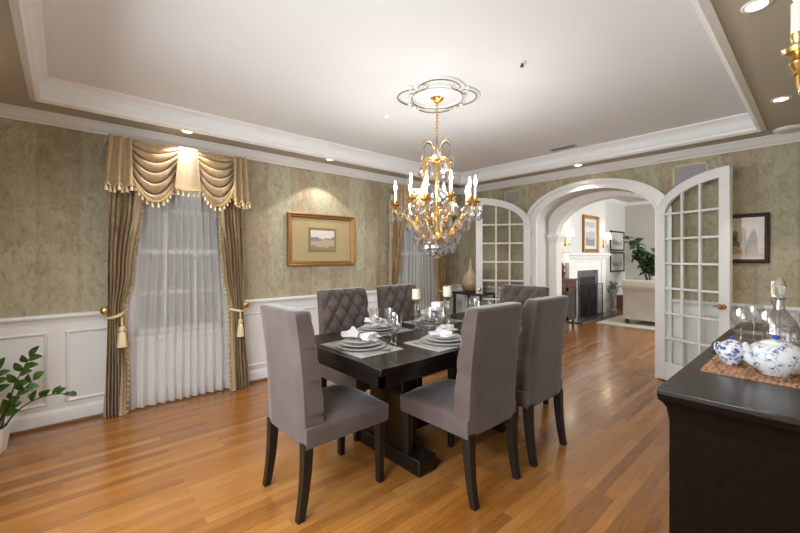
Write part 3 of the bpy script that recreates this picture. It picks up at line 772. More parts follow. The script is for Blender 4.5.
for k in range(6):   # cage of flat gilt uprights
    a = 2 * PI * k / 6 + .2; c_, s_ = math.cos(a), math.sin(a)
    pr = [(.105, 2.075), (.108, 2.0), (.115, 1.9), (.128, 1.80), (.140, 1.72), (.125, 1.66), (.075, 1.62), (.02, 1.615)]
    chb(MB().tube([(ox + q * c_, oy + q * s_, z) for q, z in pr], [.0075] * 5 + [.006] * 3, 6), 'cage_upright', 'gold')
m = MB(); m.ring((ox, oy, 1.665), .135, .006, 36, 6); chb(m, 'cage_ring', 'gold')
pend = None
def pendant_mesh():
    m = MB(); m.lathe([(0, .0), (.0022, -.002), (.0022, -.012), (.005, -.016), (.0, -.019)], (0, 0, 0), 6, False)
    m.lathe([(0, -.018), (.010, -.030), (.021, -.052), (.024, -.066), (.016, -.082), (0, -.092)], (0, 0, 0), 8, False, 1, .55); m.v = [(x * 1.75, y * 1.75, z * 1.55) for x, y, z in m.v]; return m
def spike_mesh():
    m = MB(); m.lathe([(0, 0), (.006, -.008), (.0, -.014)], (0, 0, 0), 6, False); m.lathe([(0, -.013), (.011, -.030), (.013, -.045), (.006, -.10), (0, -.125)], (0, 0, 0), 6, False); return m
def bead_chain(a, b, sag, n):
    m = MB(); pts = []
    for i in range(n):
        t = (i + .5) / n; p = Vector(a).lerp(Vector(b), t); p.z -= sag * 4 * t * (1 - t); pts.append(p); m.sphere(p, .0075, 6, 4)
    m.tube([a] + pts + [b], .0012, 4); return m
protos = {}
def crystal(kind, p, a, s=1.0):
    if kind not in protos:
        o = (pendant_mesh() if kind == 'p' else spike_mesh()).build('crystal_pendant', 'crystal', CH, world=False); protos[kind] = o
    else: o = protos[kind].copy(); C.objects.link(o)
    o.location = (p[0] - CH.location.x, p[1] - CH.location.y, p[2] - CH.location.z); o.rotation_euler = (0, 0, a + PI / 2); o.scale = (s, s, s)
tips = []
NA = 10
for k in range(NA):
    a = 2 * PI * (k + .32) / NA; c_, s_ = math.cos(a), math.sin(a)
    hi = k % 2; ra = .325 if not hi else .255; zb = 1.715 if not hi else 1.745
    pr = [(.035, 1.475), (.07, 1.462), (.13, 1.50), (.19, 1.585), (ra - .055, 1.655), (ra - .02, 1.655), (ra, 1.675), (ra, zb)]
    n2 = []
    for (q0, z0), (q1, z1) in zip(pr[:-1], pr[1:]): n2 += [(q0, z0), ((q0 + q1) / 2, (z0 + z1) / 2)]
    n2.append(pr[-1])
    arm = chb(MB().tube([(ox + q * c_, oy + q * s_, z) for q, z in n2], .0072, 8), 'arm', 'gold')
    p = (ox + ra * c_, oy + ra * s_, zb); tips.append((p, a))
    chb(MB().lathe([(.0, -.03), (.010, -.026), (.014, -.014), (.008, -.006), (.02, -.004), (.038, .004), (.040, .009), (.02, .008), (.010, .012), (.016, .022), (.018, .042), (0, .042)], p, 16, False), 'drip_pan', 'gold', arm)
    chb(MB().lathe([(.0, .04), (.0098, .04), (.0098, .125), (.006, .128), (0, .128)], p, 12, False), 'candle_tube', 'candle_tube', arm)
    chb(MB().lathe([(0, .126), (.006, .128), (.0095, .142), (.010, .152), (.006, .172), (.0022, .19), (0, .198)], p, 10, False), 'flame_bulb', 'bulb', arm)
    for t in range(4):
        b = 2 * PI * (t + .2 * k) / 4; crystal('p' if t % 2 else 's', (p[0] + .038 * math.cos(b), p[1] + .038 * math.sin(b), p[2] + .004), b, .95)
    crystal('p', (ox + .17 * c_, oy + .17 * s_, 1.56), a, 1.0); crystal('p', (ox + .235 * math.cos(a + .31), oy + .235 * math.sin(a + .31), 1.64), a, .9)
for k in range(12):
    a = 2 * PI * k / 12 + .1; crystal('p', (ox + .13 * math.cos(a), oy + .13 * math.sin(a), 1.485), a, .95)
for k in range(8):
    a = 2 * PI * k / 8 + .3; crystal('p', (ox + .065 * math.cos(a), oy + .065 * math.sin(a), 1.455), a, .95)
for k in range(6):
    a = 2 * PI * k / 6 + .2; c_, s_ = math.cos(a), math.sin(a)
    chb(MB().tube([(ox + q * c_, oy + q * s_, z) for q, z in ((.012, 2.12), (.03, 2.17), (.06, 2.215), (.095, 2.225), (.118, 2.20), (.12, 2.18))], .0035, 6), 'crown_scroll', 'dark_metal' if k % 2 else 'gold')
    crystal('p', (ox + .12 * c_, oy + .12 * s_, 2.18), a, 1.0)
    crystal('p', (ox + .122 * math.cos(a + .5), oy + .122 * math.sin(a + .5), 2.06), a, .9)
    crystal('p', (ox + .06 * math.cos(a + .5), oy + .06 * math.sin(a + .5), 1.90), a, 1.2)
for k in range(NA):
    p, q = tips[k][0], tips[(k + 1) % NA][0]
    chb(bead_chain((p[0], p[1], p[2] - .01), (q[0], q[1], q[2] - .01), .05, 9), 'bead_swag', 'crystal')
chb(MB().tube([(ox, oy, 1.39), (ox, oy, 1.372)], .003, 6), 'ball_hook', 'gold')
m = MB(); m.lathe([(max(.034 * math.sin(PI * j / 8), 1e-6), -.034 * math.cos(PI * j / 8)) for j in range(9)], (ox, oy, 1.34), 12, False); m.build('crystal_ball', 'crystal', CH)

# ------------------------------------------------------------------ framed pictures
def picture(name, loc, rz, w_, h_, fw, fd, fmat, mats, matw, label, cat, art, grp=None, glass=True):
    """local: x right, z up, facing -y"""
    r = thing(name, loc, label, cat, grp, rz); a, b = w_ / 2, h_ / 2
    prof = [(0, 0), (0, -fd), (fw * .18, -fd * 1.12), (fw * .45, -fd * .8), (fw * .7, -fd * .85), (fw * .9, -fd * .5), (fw, -fd * .45), (fw, -.004)]
    P = [[(x + sx * o, y, z + sz * o) for o, y in prof] for x, z, sx, sz in ((-a, -b, 1, 1), (a, -b, -1, 1), (a, b, -1, -1), (-a, b, 1, -1))]
    MB().grid(P, True, True).build('frame', fmat, r, world=False)
    MB().box(-a + fw * .9, a - fw * .9, -.008, -.001, -b + fw * .9, b - fw * .9).build('mat_board', mats, r, world=False)
    art(r, matw, a - fw, b - fw)
    if glass: MB().box(-a + fw * .9, a - fw * .9, -fd * .45 - .002, -fd * .45, -b + fw * .9, b - fw * .9).build('glass', 'picture_glass', r, world=False)
    return r
def hills(n, x0, x1, z0, zf, y, seed):
    g = random.Random(seed); ph = [g.uniform(0, 6) for _ in range(4)]
    top = [(lerp(x0, x1, k / n), y, zf + (x1 - x0) * .035 * (math.sin(3 * k / n * 2 + ph[0]) + .6 * math.sin(17 * k / n + ph[1]) + .35 * math.sin(41 * k / n + ph[2]))) for k in range(n + 1)]
    return [(x0, y, z0)] + [(x1, y, z0)] + top[::-1]
def art_land(bands, border):
    def f(r, mw, a, b):
        x0, x1, z0, z1 = -a + mw[0], a - mw[0], -b + mw[1], b - mw[1]; m = MB()
        if border:
            MB().box(x0 - .03, x1 + .03, -.0105, -.008, z0 - .03, z1 + .03).build('inner_border', border, r, world=False)
        m.quad((x0, -.0112, z0), (x1, -.0112, z0), (x1, -.0112, z1), (x0, -.0112, z1))
        for i, (fz, sd) in enumerate(bands[1]):
            m.cur = i + 1; m.fan(hills(24, x0, x1, z0, lerp(z0, z1, fz), -.0115 - .0003 * i, sd))
        m.build('print', bands[0], r, world=False)
    return f
picture('framed_picture', (XL + .002, 2.336, 1.522), R(90), .90, .61, .055, .035, 'old_gold', 'mat_gold', (.235, .135), 'gold framed small landscape with a wide gold mat between the windows', 'picture',
        art_land((['sky_pale', 'hill_mauve', 'field', 'field_dark'], ((.62, 3), (.48, 5), (.16, 8))), 'medal_gold'))
def art_ruin(r, mw, a, b):
    x0, x1, z0, z1 = -a + mw[0], a - mw[0], -b + mw[1], b - mw[1]; m = MB(); W_ = x1 - x0; H_ = z1 - z0
    P = lambda u, v, y: (x0 + u * W_, y, z0 + v * H_)
    m.quad(P(0, 0, -.011), P(1, 0, -.011), P(1, 1, -.011), P(0, 1, -.011))
    m.cur = 1; m.fan([P(u, v, -.0113) for u, v in ((.0, .0), (1, .0), (1, .16), (.7, .2), (.4, .14), (.2, .2), (0, .17))])
    m.fan([P(u, v, -.0113) for u, v in ((.40, .15), (.58, .15), (.58, .7), (.55, .82), (.49, .88), (.43, .82), (.40, .7))])
    m.fan([P(u, v, -.0114) for u, v in ((.58, .15), (.98, .17), (.96, .62), (.86, .80), (.76, .74), (.70, .55), (.62, .48))])
    m.cur = 2
    g = random.Random(5)
    for cx_, cz_, rr in ((.82, .62, .10), (.70, .34, .09), (.90, .40, .09), (.62, .25, .07), (.12, .4, .14), (.2, .6, .12), (.3, .3, .08)):
        m.fan([P(cx_ + rr * g.uniform(.7, 1.2) * math.cos(2 * PI * k / 14), cz_ + 1.3 * rr * g.uniform(.7, 1.2) * math.sin(2 * PI * k / 14), -.0116) for k in range(14)])
    m.cur = 3
    for u0, u1, v0, v1 in ((.455, .475, .35, .6), (.52, .54, .35, .6), (.72, .735, .2, .6), (.8, .815, .2, .66), (.88, .895, .2, .6)): m.quad(P(u0, v0, -.0118), P(u1, v0, -.0118), P(u1, v1, -.0118), P(u0, v1, -.0118))
    m.build('print', ['paper_cream', 'wash_tan', 'wash_olive', 'ink_brown'], r, world=False)
picture('framed_picture', (-.505, YF - .002, 1.497), 0, .36, .47, .038, .028, 'brown_frame', 'mat_pink', (.04, .05), 'dark framed drawing of a ruin on the far wall right of the French door', 'picture', art_ruin)
# ------------------------------------------------------------------ dining table
TBX0, TBX1, TBY0, TBY1, TZ = -2.41, -1.45, 1.17, 3.02, .765
tcx, tcy = (TBX0 + TBX1) / 2, (TBY0 + TBY1) / 2
T = thing('dining_table', (tcx, tcy, 0), 'dark espresso rectangular dining table set for a meal under the chandelier', 'table')
MB().box(TBX0, TBX1, TBY0, TBY1, TZ - .038, TZ).build('tabletop', 'espresso_wood', T, bevel=.004)
m = MB()
for a in ((TBX0 + .02, TBX1 - .02, TBY0 + .02, TBY0 + .045), (TBX0 + .02, TBX1 - .02, TBY1 - .045, TBY1 - .02), (TBX0 + .02, TBX0 + .045, TBY0 + .02, TBY1 - .02), (TBX1 - .045, TBX1 - .02, TBY0 + .02, TBY1 - .02)): m.box(*a, TZ - .105, TZ - .038)
m.build('apron', 'espresso_wood', T)
for y in (1.66, 2.53):
    MB().box(tcx - .17, tcx + .17, y - .065, y + .065, .10, TZ - .10).build('pedestal', 'espresso_wood', T, bevel=.006)
    MB().box(tcx - .33, tcx + .33, y - .075, y + .075, 0, .10).build('foot', 'espresso_wood', T, bevel=.008)
    MB().box(tcx - .35, tcx + .35, y - .06, y + .06, TZ - .16, TZ - .10).build('cross_bearer', 'espresso_wood', T, bevel=.006)
MB().box(tcx - .05, tcx + .05, 1.72, 2.47, .12, .24).build('stretcher', 'espresso_wood', T, bevel=.006)

# ------------------------------------------------------------------ tufted parsons chairs (local front = +y)
def make_chair(label):
    r = thing('dining_chair', (0, 0, 0), label, 'chair', 'tufted dining chairs')
    W_, z0, z1 = .227, .368, 1.05
    def rear(z): t = (z - z0) / (z1 - z0); return -.252 - .058 * t + .012 * math.sin(PI * t)
    nu, nz = 60, 84; DU, DV, ZB = .062, .088, .585
    def front(u, z):
        t = (z - z0) / (z1 - z0); base = rear(z) + lerp(.125, .088, t)
        if z > ZB - DV * .9:
            a, b = u / DU + (z - ZB) / DV, u / DU - (z - ZB) / DV
            return base + .040 * (abs(math.sin(PI * a / 2 + PI / 2)) * abs(math.sin(PI * b / 2 + PI / 2))) ** .42 - .010
        return base + .018
    def loop(z, ins):
        row = []; t = (z - z0) / (z1 - z0); wd = W_ * (1 + .010 * math.sin(PI * t)) - ins
        bulge = .024 * abs(math.sin(PI * (z - .50) / .178)) ** .6 if z > .50 else .016
        mid = rear(z) + .05
        for i in range(nu + 1):
            u = -1 + 2 * i / nu; e = abs(u) ** 9
            y = front(u * W_, z) * (1 - e) + (rear(z) + lerp(.100, .068, t) + bulge) * e
            row.append((wd * u, mid + (y - mid) * (1 - ins / .06), z))
        for i in range(11):
            u = 1 - 2 * i / 10; ed = .010 if i in (0, 10) else 0
            y = rear(z) + ed; row.append(((wd - ed * .6) * u, mid + (y - mid) * (1 - ins / .06), z))
        return row
    P = [loop(z0 + (z1 - .024 - z0) * k / nz, 0) for k in range(nz + 1)]
    for k in range(1, 7):
        q = PI / 2 * k / 6; P.append([(x, y, z1 - .024 + .024 * math.sin(q)) for x, y, z in loop(z1 - .024 + .024 * math.sin(q), .024 * (1 - math.cos(q)))])
    m = MB(); m.grid(P, closev=True)
    m.fan(P[0]); m.fan([(x, y, z) for x, y, z in P[-1]])
    back = m.build('backrest', 'taupe_velvet', r, smooth=50, world=False)
    for l in range(0, 6):
        for k in range(-3, 4):
            if (k + l) % 2 == 0: continue
            u, z = k * DU, ZB + l * DV
            if abs(u) > .2 or z > 1.03: continue
            q = MB(); q.lathe([(0, -.004), (.010, -.004), (.011, .002), (.008, .006), (0, .007)], (0, 0, 0), 10, False)
            q.xf(Matrix.Translation((u, front(u, z) + .001, z)) @ Matrix.Rotation(-PI / 2, 4, 'X'))
            q.build('button', 'button_velvet', back, smooth=50, world=False)
    # seat: upholstered box with a crowned top
    P = []; n1, n2 = 18, 18
    m = MB()
    ys = (-.245, .285)
    rows = []
    for i in range(n1 + 1):
        u = -1 + 2 * i / n1; row = []
        for k2 in range(n2 + 1):
            v = -1 + 2 * k2 / n2
            x = .2345 * math.copysign(abs(u) ** .9, u); y = lerp(ys[0], ys[1], (v + 1) / 2)
            z = .455 + .045 * (1 - abs(u) ** 4) * (1 - max(0, v) ** 6) * (1 - .3 * max(0, -v))
            row.append((x, y, z))
        rows.append(row)
    m.grid(rows)
    per = [rows[i][0] for i in range(n1 + 1)] + [rows[n1][k2] for k2 in range(1, n2 + 1)] + [rows[i][n2] for i in range(n1 - 1, -1, -1)] + [rows[0][k2] for k2 in range(n2 - 1, 0, -1)]
    m.grid([[p, (p[0] * 1.012, p[1] + .003 * (p[1] > .2), .44), (p[0] * 1.0, p[1], .358)] for p in per], closeu=True)
    m.fan([(p[0], p[1], .358) for p in per])
    m.build('seat', 'taupe_velvet', r, smooth=50, world=False)
    for sx in (-1, 1):
        q = MB(); P = []
        for t in range(2):
            s = [.024, .018][t]; z = [.37, .0][t]; P.append([(sx * .205 + a * s, .245 + b * s, z) for a, b in ((-1, -1), (1, -1), (1, 1), (-1, 1))])
        q.grid(P, closev=True); q.fan(P[0]); q.fan(P[1]); q.build('leg', 'black_wood', r, bevel=.003, world=False)
        q = MB(); P = []
        for t in range(9):
            f = t / 8; s = lerp(.026, .018, f); z = .38 * (1 - f); y = -.228 - .004 * f - .034 * f ** 2.2
            P.append([(sx * .205 + a * s, y + b * s, z) for a, b in ((-1, -1), (1, -1), (1, 1), (-1, 1))])
        q.grid(P, closev=True); q.fan(P[0]); q.fan(P[-1]); q.build('leg', 'black_wood', r, smooth=30, world=False)
    return r
ch0 = make_chair('taupe dining chair at the near end of the table, its plain back to the camera')
ch0.location = (-1.945, 1.15, 0)
G = 'tufted dining chairs'
dup(ch0, (-1.485, 1.82, 0), R(90), 'taupe dining chair on the right side of the table, nearer the camera', 'chair', G)
dup(ch0, (-1.485, 2.43, 0), R(90), 'taupe dining chair on the right side of the table, nearer the arch', 'chair', G)
dup(ch0, (-2.48, 1.785, 0), R(-90), 'taupe dining chair on the window side of the table, under the framed landscape', 'chair', G)
dup(ch0, (-2.48, 2.41, 0), R(-90), 'taupe dining chair on the window side of the table, nearer the far corner', 'chair', G)
dup(ch0, (-1.87, 2.99, 0), R(180), 'taupe dining chair at the far end of the table, its tufted front to the camera', 'chair', G)

# ------------------------------------------------------------------ place settings
def spread(o, dst): pass
pm0 = MB().box(-.22, .22, -.155, .155, 0, .004).build('placemat', 'placemat')
tag(pm0, 'x x', 'placemat')
def mk_plate(name, prof, mt):
    return MB().lathe(prof, (0, 0, 0), 40, False).build(name, mt, smooth=40)
charger0 = mk_plate('charger_plate', [(0, .0), (.10, .0), (.155, .010), (.157, .013), (.152, .014), (.10, .006), (0, .006)], 'charger'); tag(charger0, 'x', 'plate')
plate0 = mk_plate('dinner_plate', [(0, .0), (.085, .0), (.125, .012), (.127, .015), (.122, .016), (.085, .006), (0, .006)], 'porcelain'); tag(plate0, 'x', 'plate')
salad0 = mk_plate('salad_plate', [(0, .0), (.06, .0), (.097, .011), (.099, .014), (.094, .015), (.062, .006), (0, .006)], 'porcelain'); tag(salad0, 'x', 'plate')
def mk_napkin(seed):
    g = random.Random(seed); P = []; n, k = 60, 64; ph = [g.uniform(0, 6.3) for _ in range(6)]
    for i in range(n + 1):
        t = i / n; d = abs(t - .46); q = smooth_step(min(1, d / .42)); big = 1.0 if t < .46 else .80
        c = -.095 + .205 * t; wd = .017 + .062 * q * big; ht = .016 + .013 * q * big; row = []
        for j in range(k):
            a = 2 * PI * j / k
            fold = 1 + q * (.13 * math.sin(6 * a + ph[0] + 2 * t) + .09 * math.sin(11 * a + ph[1] - 3 * t))
            row.append((c + q * .012 * math.sin(4 * a + ph[2]), wd * math.cos(a) * (1 + .5 * (fold - 1)), .002 + ht * (1 + math.sin(a)) * (fold if math.sin(a) > -.2 else 1) * (1 - .45 * q * abs(math.cos(a)))))
        P.append(row)
    m = MB(); m.grid(P, closev=True)
    for R_ in (P[0], P[-1]):
        c = tuple(sum(p[i] for p in R_) / len(R_) for i in range(3)); m.grid([R_, [tuple(lerp(p[i], c[i], .55) for i in range(3)) for p in R_], [c] * len(R_)], closev=True)
    return m.build('napkin', 'linen', smooth=70)
nap0 = mk_napkin(2); tag(nap0, 'x', 'napkin')
rg = MB(); rg.ring((0, 0, .020), .020, .006, 20, 8, 'x'); ring0 = rg.build('napkin_ring', 'ring_wood', smooth=60); tag(ring0, 'x', 'napkin ring')
def goblet(prof_bowl, stem_h, name):
    r = thing(name, (0, 0, 0), 'x', 'glass')
    b = MB(); b.lathe(prof_bowl, (0, 0, 0), 24, False); b.build('bowl', 'glassware', r, smooth=60, world=False)
    s = MB(); s.lathe([(0, .0), (.033, .0), (.034, .003), (.012, .007), (.005, .014), (.0042, stem_h * .5), (.0075, stem_h * .62), (.005, stem_h * .75), (.007, stem_h), (0, stem_h)], (0, 0, 0), 20, False); s.build('stem', 'glassware', r, smooth=60, world=False)
    return r
water0 = goblet([(0, .100), (.016, .103), (.034, .122), (.041, .152), (.040, .200), (.0385, .200), (.0392, .152), (.032, .124), (.015, .106), (0, .104)], .103, 'water_goblet')
wine0 = goblet([(0, .100), (.012, .103), (.024, .122), (.030, .155), (.037, .195), (.0355, .195), (.0285, .155), (.022, .124), (.011, .106), (0, .104)], .103, 'wine_glass')
def cutlery(kind):
    m = MB()
    if kind == 'knife':
        m.grid([[(x, y, .003 + h), (x, y, -.000)] for x, y, h in ()] or [[(0, 0, 0), (0, 0, 0)], [(0, 0, 0), (0, 0, 0)]]) if False else None
        o_ = [(-.006, -.11), (.006, -.11), (.005, -.02), (.010, .0), (.009, .08), (.0, .115), (-.005, .10), (-.005, -.02)]
    elif kind == 'fork':
        o_ = [(-.006, -.10), (.006, -.10), (.0035, .02), (.011, .05), (.011, .10), (.007, .10), (.006, .062), (.002, .062), (.0018, .10), (-.0018, .10), (-.002, .062), (-.006, .062), (-.007, .10), (-.011, .10), (-.011, .05), (-.0035, .02)]
    else:
        o_ = [(-.006, -.10), (.006, -.10), (.003, .03)] + [(.017 * math.cos(a), .068 + .030 * math.sin(a)) for a in [R(-70 + 20 * k) for k in range(17)]] + [(-.003, .03)]
    n = len(o_); m.fan([(x, y, .003) for x, y in o_]); m.fan([(x, y, 0) for x, y in o_][::-1])
    for i in range(n):
        a, b = o_[i], o_[(i + 1) % n]; m.quad((*a, 0), (*b, 0), (*b, .003), (*a, .003))
    return tag(m.build(kind, 'silver'), 'x', 'cutlery')
kn0, fk0, sp0 = cutlery('knife'), cutlery('fork'), cutlery('spoon')
SETS = [(-1.90, 1.375, 0, 'at the near end of the table'), (-2.22, 1.76, -90, 'at the window side chair nearer the camera'), (-1.645, 1.86, 90, 'at the right side chair nearer the camera'),
        (-2.22, 2.38, -90, 'at the window side chair nearer the corner'), (-1.66, 2.45, 90, 'at the right side chair nearer the arch'), (-1.93, 2.83, 180, 'at the far end of the table')]
used = set()
def put(o, loc, rz, label, grp):
    if o.name not in used:
        used.add(o.name); o.location = loc; o.rotation_euler = (0, 0, rz); tag(o, label, o['category'], grp); return o
    return dup(o, loc, rz, label, o['category'], grp)
for i, (x, y, rz, wh) in enumerate(SETS):
    a = R(rz); X = lambda u, v: (x + u * math.cos(a) - v * math.sin(a), y + u * math.sin(a) + v * math.cos(a))
    put(pm0, (x, y, TZ), a, 'grey woven placemat ' + wh, 'grey woven placemats'); z = TZ + .004
    put(charger0, (x, y, z), 0, 'grey charger plate ' + wh, 'charger plates'); put(plate0, (x, y, z + .0145), 0, 'white dinner plate ' + wh, 'dinner plates')
    put(salad0, (x, y, z + .031), 0, 'white salad plate ' + wh, 'salad plates')
    na = a + R((8, 70, 30, 75, 20, 10)[i]); zn = z + .0465
    put(nap0, (x, y, zn), na, 'white bunched napkin on the plates ' + wh, 'white napkins')
    put(ring0, (x - .001 * math.cos(na), y - .001 * math.sin(na), zn - .004), na, 'brown napkin ring on the napkin ' + wh, 'brown napkin rings')
    p = X(-.185, 0); put(fk0, (p[0], p[1], z), a, 'silver fork on the placemat ' + wh, 'silver forks')
    p = X(.175, 0); put(kn0, (p[0], p[1], z), a, 'silver knife on the placemat ' + wh, 'silver knives')
    p = X(.200, -.02); put(sp0, (p[0], p[1], z), a, 'silver spoon on the placemat ' + wh, 'silver spoons')
    p = X(.15, .155); put(water0, (p[0], p[1], TZ), 0, 'clear water goblet with a round bowl ' + wh, 'water goblets')
    p = X(.06, .20); put(wine0, (p[0], p[1], TZ), 0, 'tall flared clear wine glass ' + wh, 'wine glasses')

def holder(p, h, label, n=10):
    r = thing('candlestick', p, label, 'candlestick', 'crystal candlesticks on the dining table'); k = h / .16
    MB().lathe([(0, 0), (.042, 0), (.044, .006), (.030, .012), (.018, .022 * k), (.027, .032 * k), (.033, .045 * k), (.024, .058 * k), (.014, .066 * k), (.024, .075 * k), (.019, .10 * k), (.025, .125 * k), (.016, .138 * k), (.026, .148 * k), (.044, .156 * k), (.046, h), (0, h)], (0, 0, 0), 12, False).build('stem', 'crystal', r, world=False)
    return r
def pillar(p, rr, h, label, mt='candle_wax', name='pillar_candle'):
    r = thing(name, p, label, 'candle', 'candles on the dining table')
    MB().lathe([(0, 0), (rr, 0), (rr, h - .004), (rr - .004, h), (rr * .6, h - .005), (0, h - .007)], (0, 0, 0), 24, False).build('wax', mt, r, world=False, smooth=40)
    MB().tube([(0, 0, h - .008), (.001, 0, h + .008)], .0015, 5).build('wick', 'black_frame', r, world=False)
for x, y, h, lab in ((-2.07, 2.02, .235, 'nearer the window chairs'), (-1.915, 2.20, .255, 'nearer the arch')):
    holder((x, y, TZ), h, 'clear crystal candlestick under the cream candle ' + lab); pillar((x, y, TZ + h), .034, .075, 'cream pillar candle on a crystal stand ' + lab)
holder((-1.88, 2.05, TZ), .165, 'short clear crystal stand between the two taller candlesticks')
r = thing('block_candle', (-1.88, 2.05, TZ + .165), 'white square candle on the short stand between the cream candles', 'candle', 'candles on the dining table', rz=R(20))
MB().box(-.036, .036, -.036, .036, 0, .062).build('wax', 'white_wax', r, world=False, bevel=.004)
MB().tube([(0, 0, .06), (.001, 0, .075)], .0015, 5).build('wick', 'black_frame', r, world=False)

# ------------------------------------------------------------------ sideboard and what stands on it
SX0, SX1, SY0, SY1, SZ = -.339, XR - .03, 1.354, 3.15, .92
SB = thing('sideboard', ((SX0 + SX1) / 2, (SY0 + SY1) / 2, 0), 'near black wooden sideboard along the right wall, in the right foreground', 'sideboard')
MB().box(SX0, SX1, SY0, SY1, SZ - .018, SZ).build('top', 'sideboard_top', SB, bevel=.004)
x0, x1, y0, y1 = SX0 + .026, SX1, SY0 + .032, SY1 - .032
prof = [(.0, SZ - .10), (.004, SZ - .075), (.006, SZ - .06), (.014, SZ - .045), (.024, SZ - .035), (.026, SZ - .018), (-.02, SZ - .018)]
m = MB(); m.sweep([(o, z) for o, z in prof], [(x1, y0, 0, -1), (x0, y0, -1, -1), (x0, y1, -1, 1), (x1, y1, 0, 1)]); m.build('cornice', 'sideboard_wood', SB, smooth=30)
MB().box(x0, x1, y0, y1, .10, SZ - .018).build('body', 'sideboard_wood', SB)
m = MB(); m.box(x0 - .012, x1, y0 - .012, y1 + .012, 0, .10); m.build('plinth', 'sideboard_wood', SB, bevel=.006)
dw = (y1 - y0) / 3
for i in range(3):
    a, b = y0 + i * dw + .01, y0 + (i + 1) * dw - .01
    q = MB().box(x0 - .003, x0, a, b, .62, SZ - .12).build('drawer', 'sideboard_wood', SB, bevel=.003); kx = MB(); kx.lathe([(0, 0), (.006, 0), (.006, .012), (.014, .018), (.012, .026), (0, .028)], (0, 0, 0), 12, False)
    kx.xf(Matrix.Translation((x0 - .003, (a + b) / 2, .71)) @ Matrix.Rotation(-PI / 2, 4, 'Y')); kx.build('knob', 'brass', q, smooth=50)
    q = MB().box(x0 - .003, x0, a, b, .12, .60).build('door', 'sideboard_wood', SB, bevel=.003); kx = MB(); kx.lathe([(0, 0), (.006, 0), (.006, .012), (.014, .018), (.012, .026), (0, .028)], (0, 0, 0), 12, False)
    kx.xf(Matrix.Translation((x0 - .003, b - .04, .46)) @ Matrix.Rotation(-PI / 2, 4, 'Y')); kx.build('knob', 'brass', q, smooth=50)
# woven runner
m = MB(); P = []
for i in range(31):
    P.append([(lerp(-.288, .10, i / 30), lerp(1.668, 2.08, k / 30) , SZ + .0045 + .0012 * math.sin(i * 2.1) * math.sin(k * 2.3)) for k in range(31)])
m.grid(P); per = [r_[0] for r_ in P] + P[-1][1:] + [r_[-1] for r_ in P[::-1]][1:] + P[0][::-1][1:-1]
m.grid([[p, (p[0], p[1], SZ)] for p in per], closeu=True); o = m.build('woven_mat', 'brown_mat', smooth=60)
tag(o, 'reddish brown woven mat under the blue and white china on the sideboard', 'mat')
MZ = SZ + .006
tr = thing('tray', (-.135, 2.37, SZ), 'dark wooden serving tray under the glassware on the sideboard', 'tray')
MB().box(-.165, .165, -.235, .235, 0, .008).build('base', 'tray_wood', tr, world=False)
P = [[(sx * (a + o_), sy * (b + o_), z) for o_, z in ((0, .0), (.022, .022), (.026, .022), (.006, .0))] for sx, sy, a, b in ((-1, -1, .165, .235), (1, -1, .165, .235), (1, 1, .165, .235), (-1, 1, .165, .235))]
MB().grid(P, True, True).build('rim', 'tray_wood', tr, world=False)
# china
def handle(m, pts, rr=.006): m.tube(pts, rr, 8)
def bezier(pts, n=14):
    out = []
    for k in range(n + 1):
        t = k / n; q = [Vector(p) for p in pts]
        while len(q) > 1: q = [a.lerp(b, t) for a, b in zip(q[:-1], q[1:])]
        out.append(q[0])
    return out
DIR = Vector((.6665, .7455, 0))   # long axis of the big teapot
def china_pot(name, loc, rz, rad, hh, mt, label, spout, stretch=1.0):
    r = thing(name, loc, label, 'teapot' if spout else 'sugar bowl', None, rz)
    k = rad; b = MB()
    b.lathe([(0, 0), (.52 * k, 0), (.55 * k, .04 * hh), (.60 * k, .08 * hh), (.86 * k, .28 * hh), (1.0 * k, .52 * hh), (.93 * k, .74 * hh), (.70 * k, .90 * hh), (.55 * k, .95 * hh), (.50 * k, .94 * hh), (0, .92 * hh)], (0, 0, 0), 36, False, stretch, 1)
    b.build('body', mt, r, smooth=60, world=False)
    l = MB(); l.lathe([(.53 * k, .945 * hh), (.50 * k, .975 * hh), (.34 * k, 1.03 * hh), (.12 * k, 1.06 * hh), (.06 * k, 1.07 * hh), (0, 1.07 * hh)], (0, 0, 0), 28, False, stretch, 1); ld = l.build('lid', mt, r, smooth=60, world=False)
    n = MB(); n.lathe([(.05 * k, 1.06 * hh), (.06 * k, 1.09 * hh), (.13 * k, 1.13 * hh), (.12 * k, 1.19 * hh), (0, 1.22 * hh)], (0, 0, 0), 14, False); n.build('knob', 'cobalt', ld, smooth=60, world=False)
    if spout:
        pts = bezier([(-.62 * k * stretch, 0, .36 * hh), (-1.12 * k * stretch, 0, .34 * hh), (-1.02 * k * stretch, 0, .80 * hh), (-1.20 * k * stretch, 0, .92 * hh)])
        s = MB(); s.tube(pts, [lerp(.30 * k, .10 * k, i / 14) for i in range(15)], 12); s.build('spout', mt, r, smooth=60, world=False)
    h = MB(); h.tube(bezier([(.80 * k * stretch, 0, .78 * hh), (1.5 * k * stretch, 0, 1.0 * hh), (1.55 * k * stretch, 0, .25 * hh), (.86 * k * stretch, 0, .30 * hh)]), .075 * k, 8); h.build('handle', mt, r, smooth=60, world=False)
    if not spout:
        h = MB(); h.tube(bezier([(-.80 * k * stretch, 0, .78 * hh), (-1.4 * k * stretch, 0, .95 * hh), (-1.4 * k * stretch, 0, .3 * hh), (-.86 * k * stretch, 0, .30 * hh)]), .075 * k, 8); h.build('handle', mt, r, smooth=60, world=False)
    return r
china_pot('teapot', (-.105, 1.795, MZ), R(40), .076, .108, 'blue_china_sparse', 'large white teapot with sparse blue flowers on the woven mat', True, 1.05)
china_pot('sugar_bowl', (-.224, 1.845, MZ), R(150), .046, .084, 'blue_china_dense', 'small sugar bowl densely patterned in blue, left of the large teapot', False)
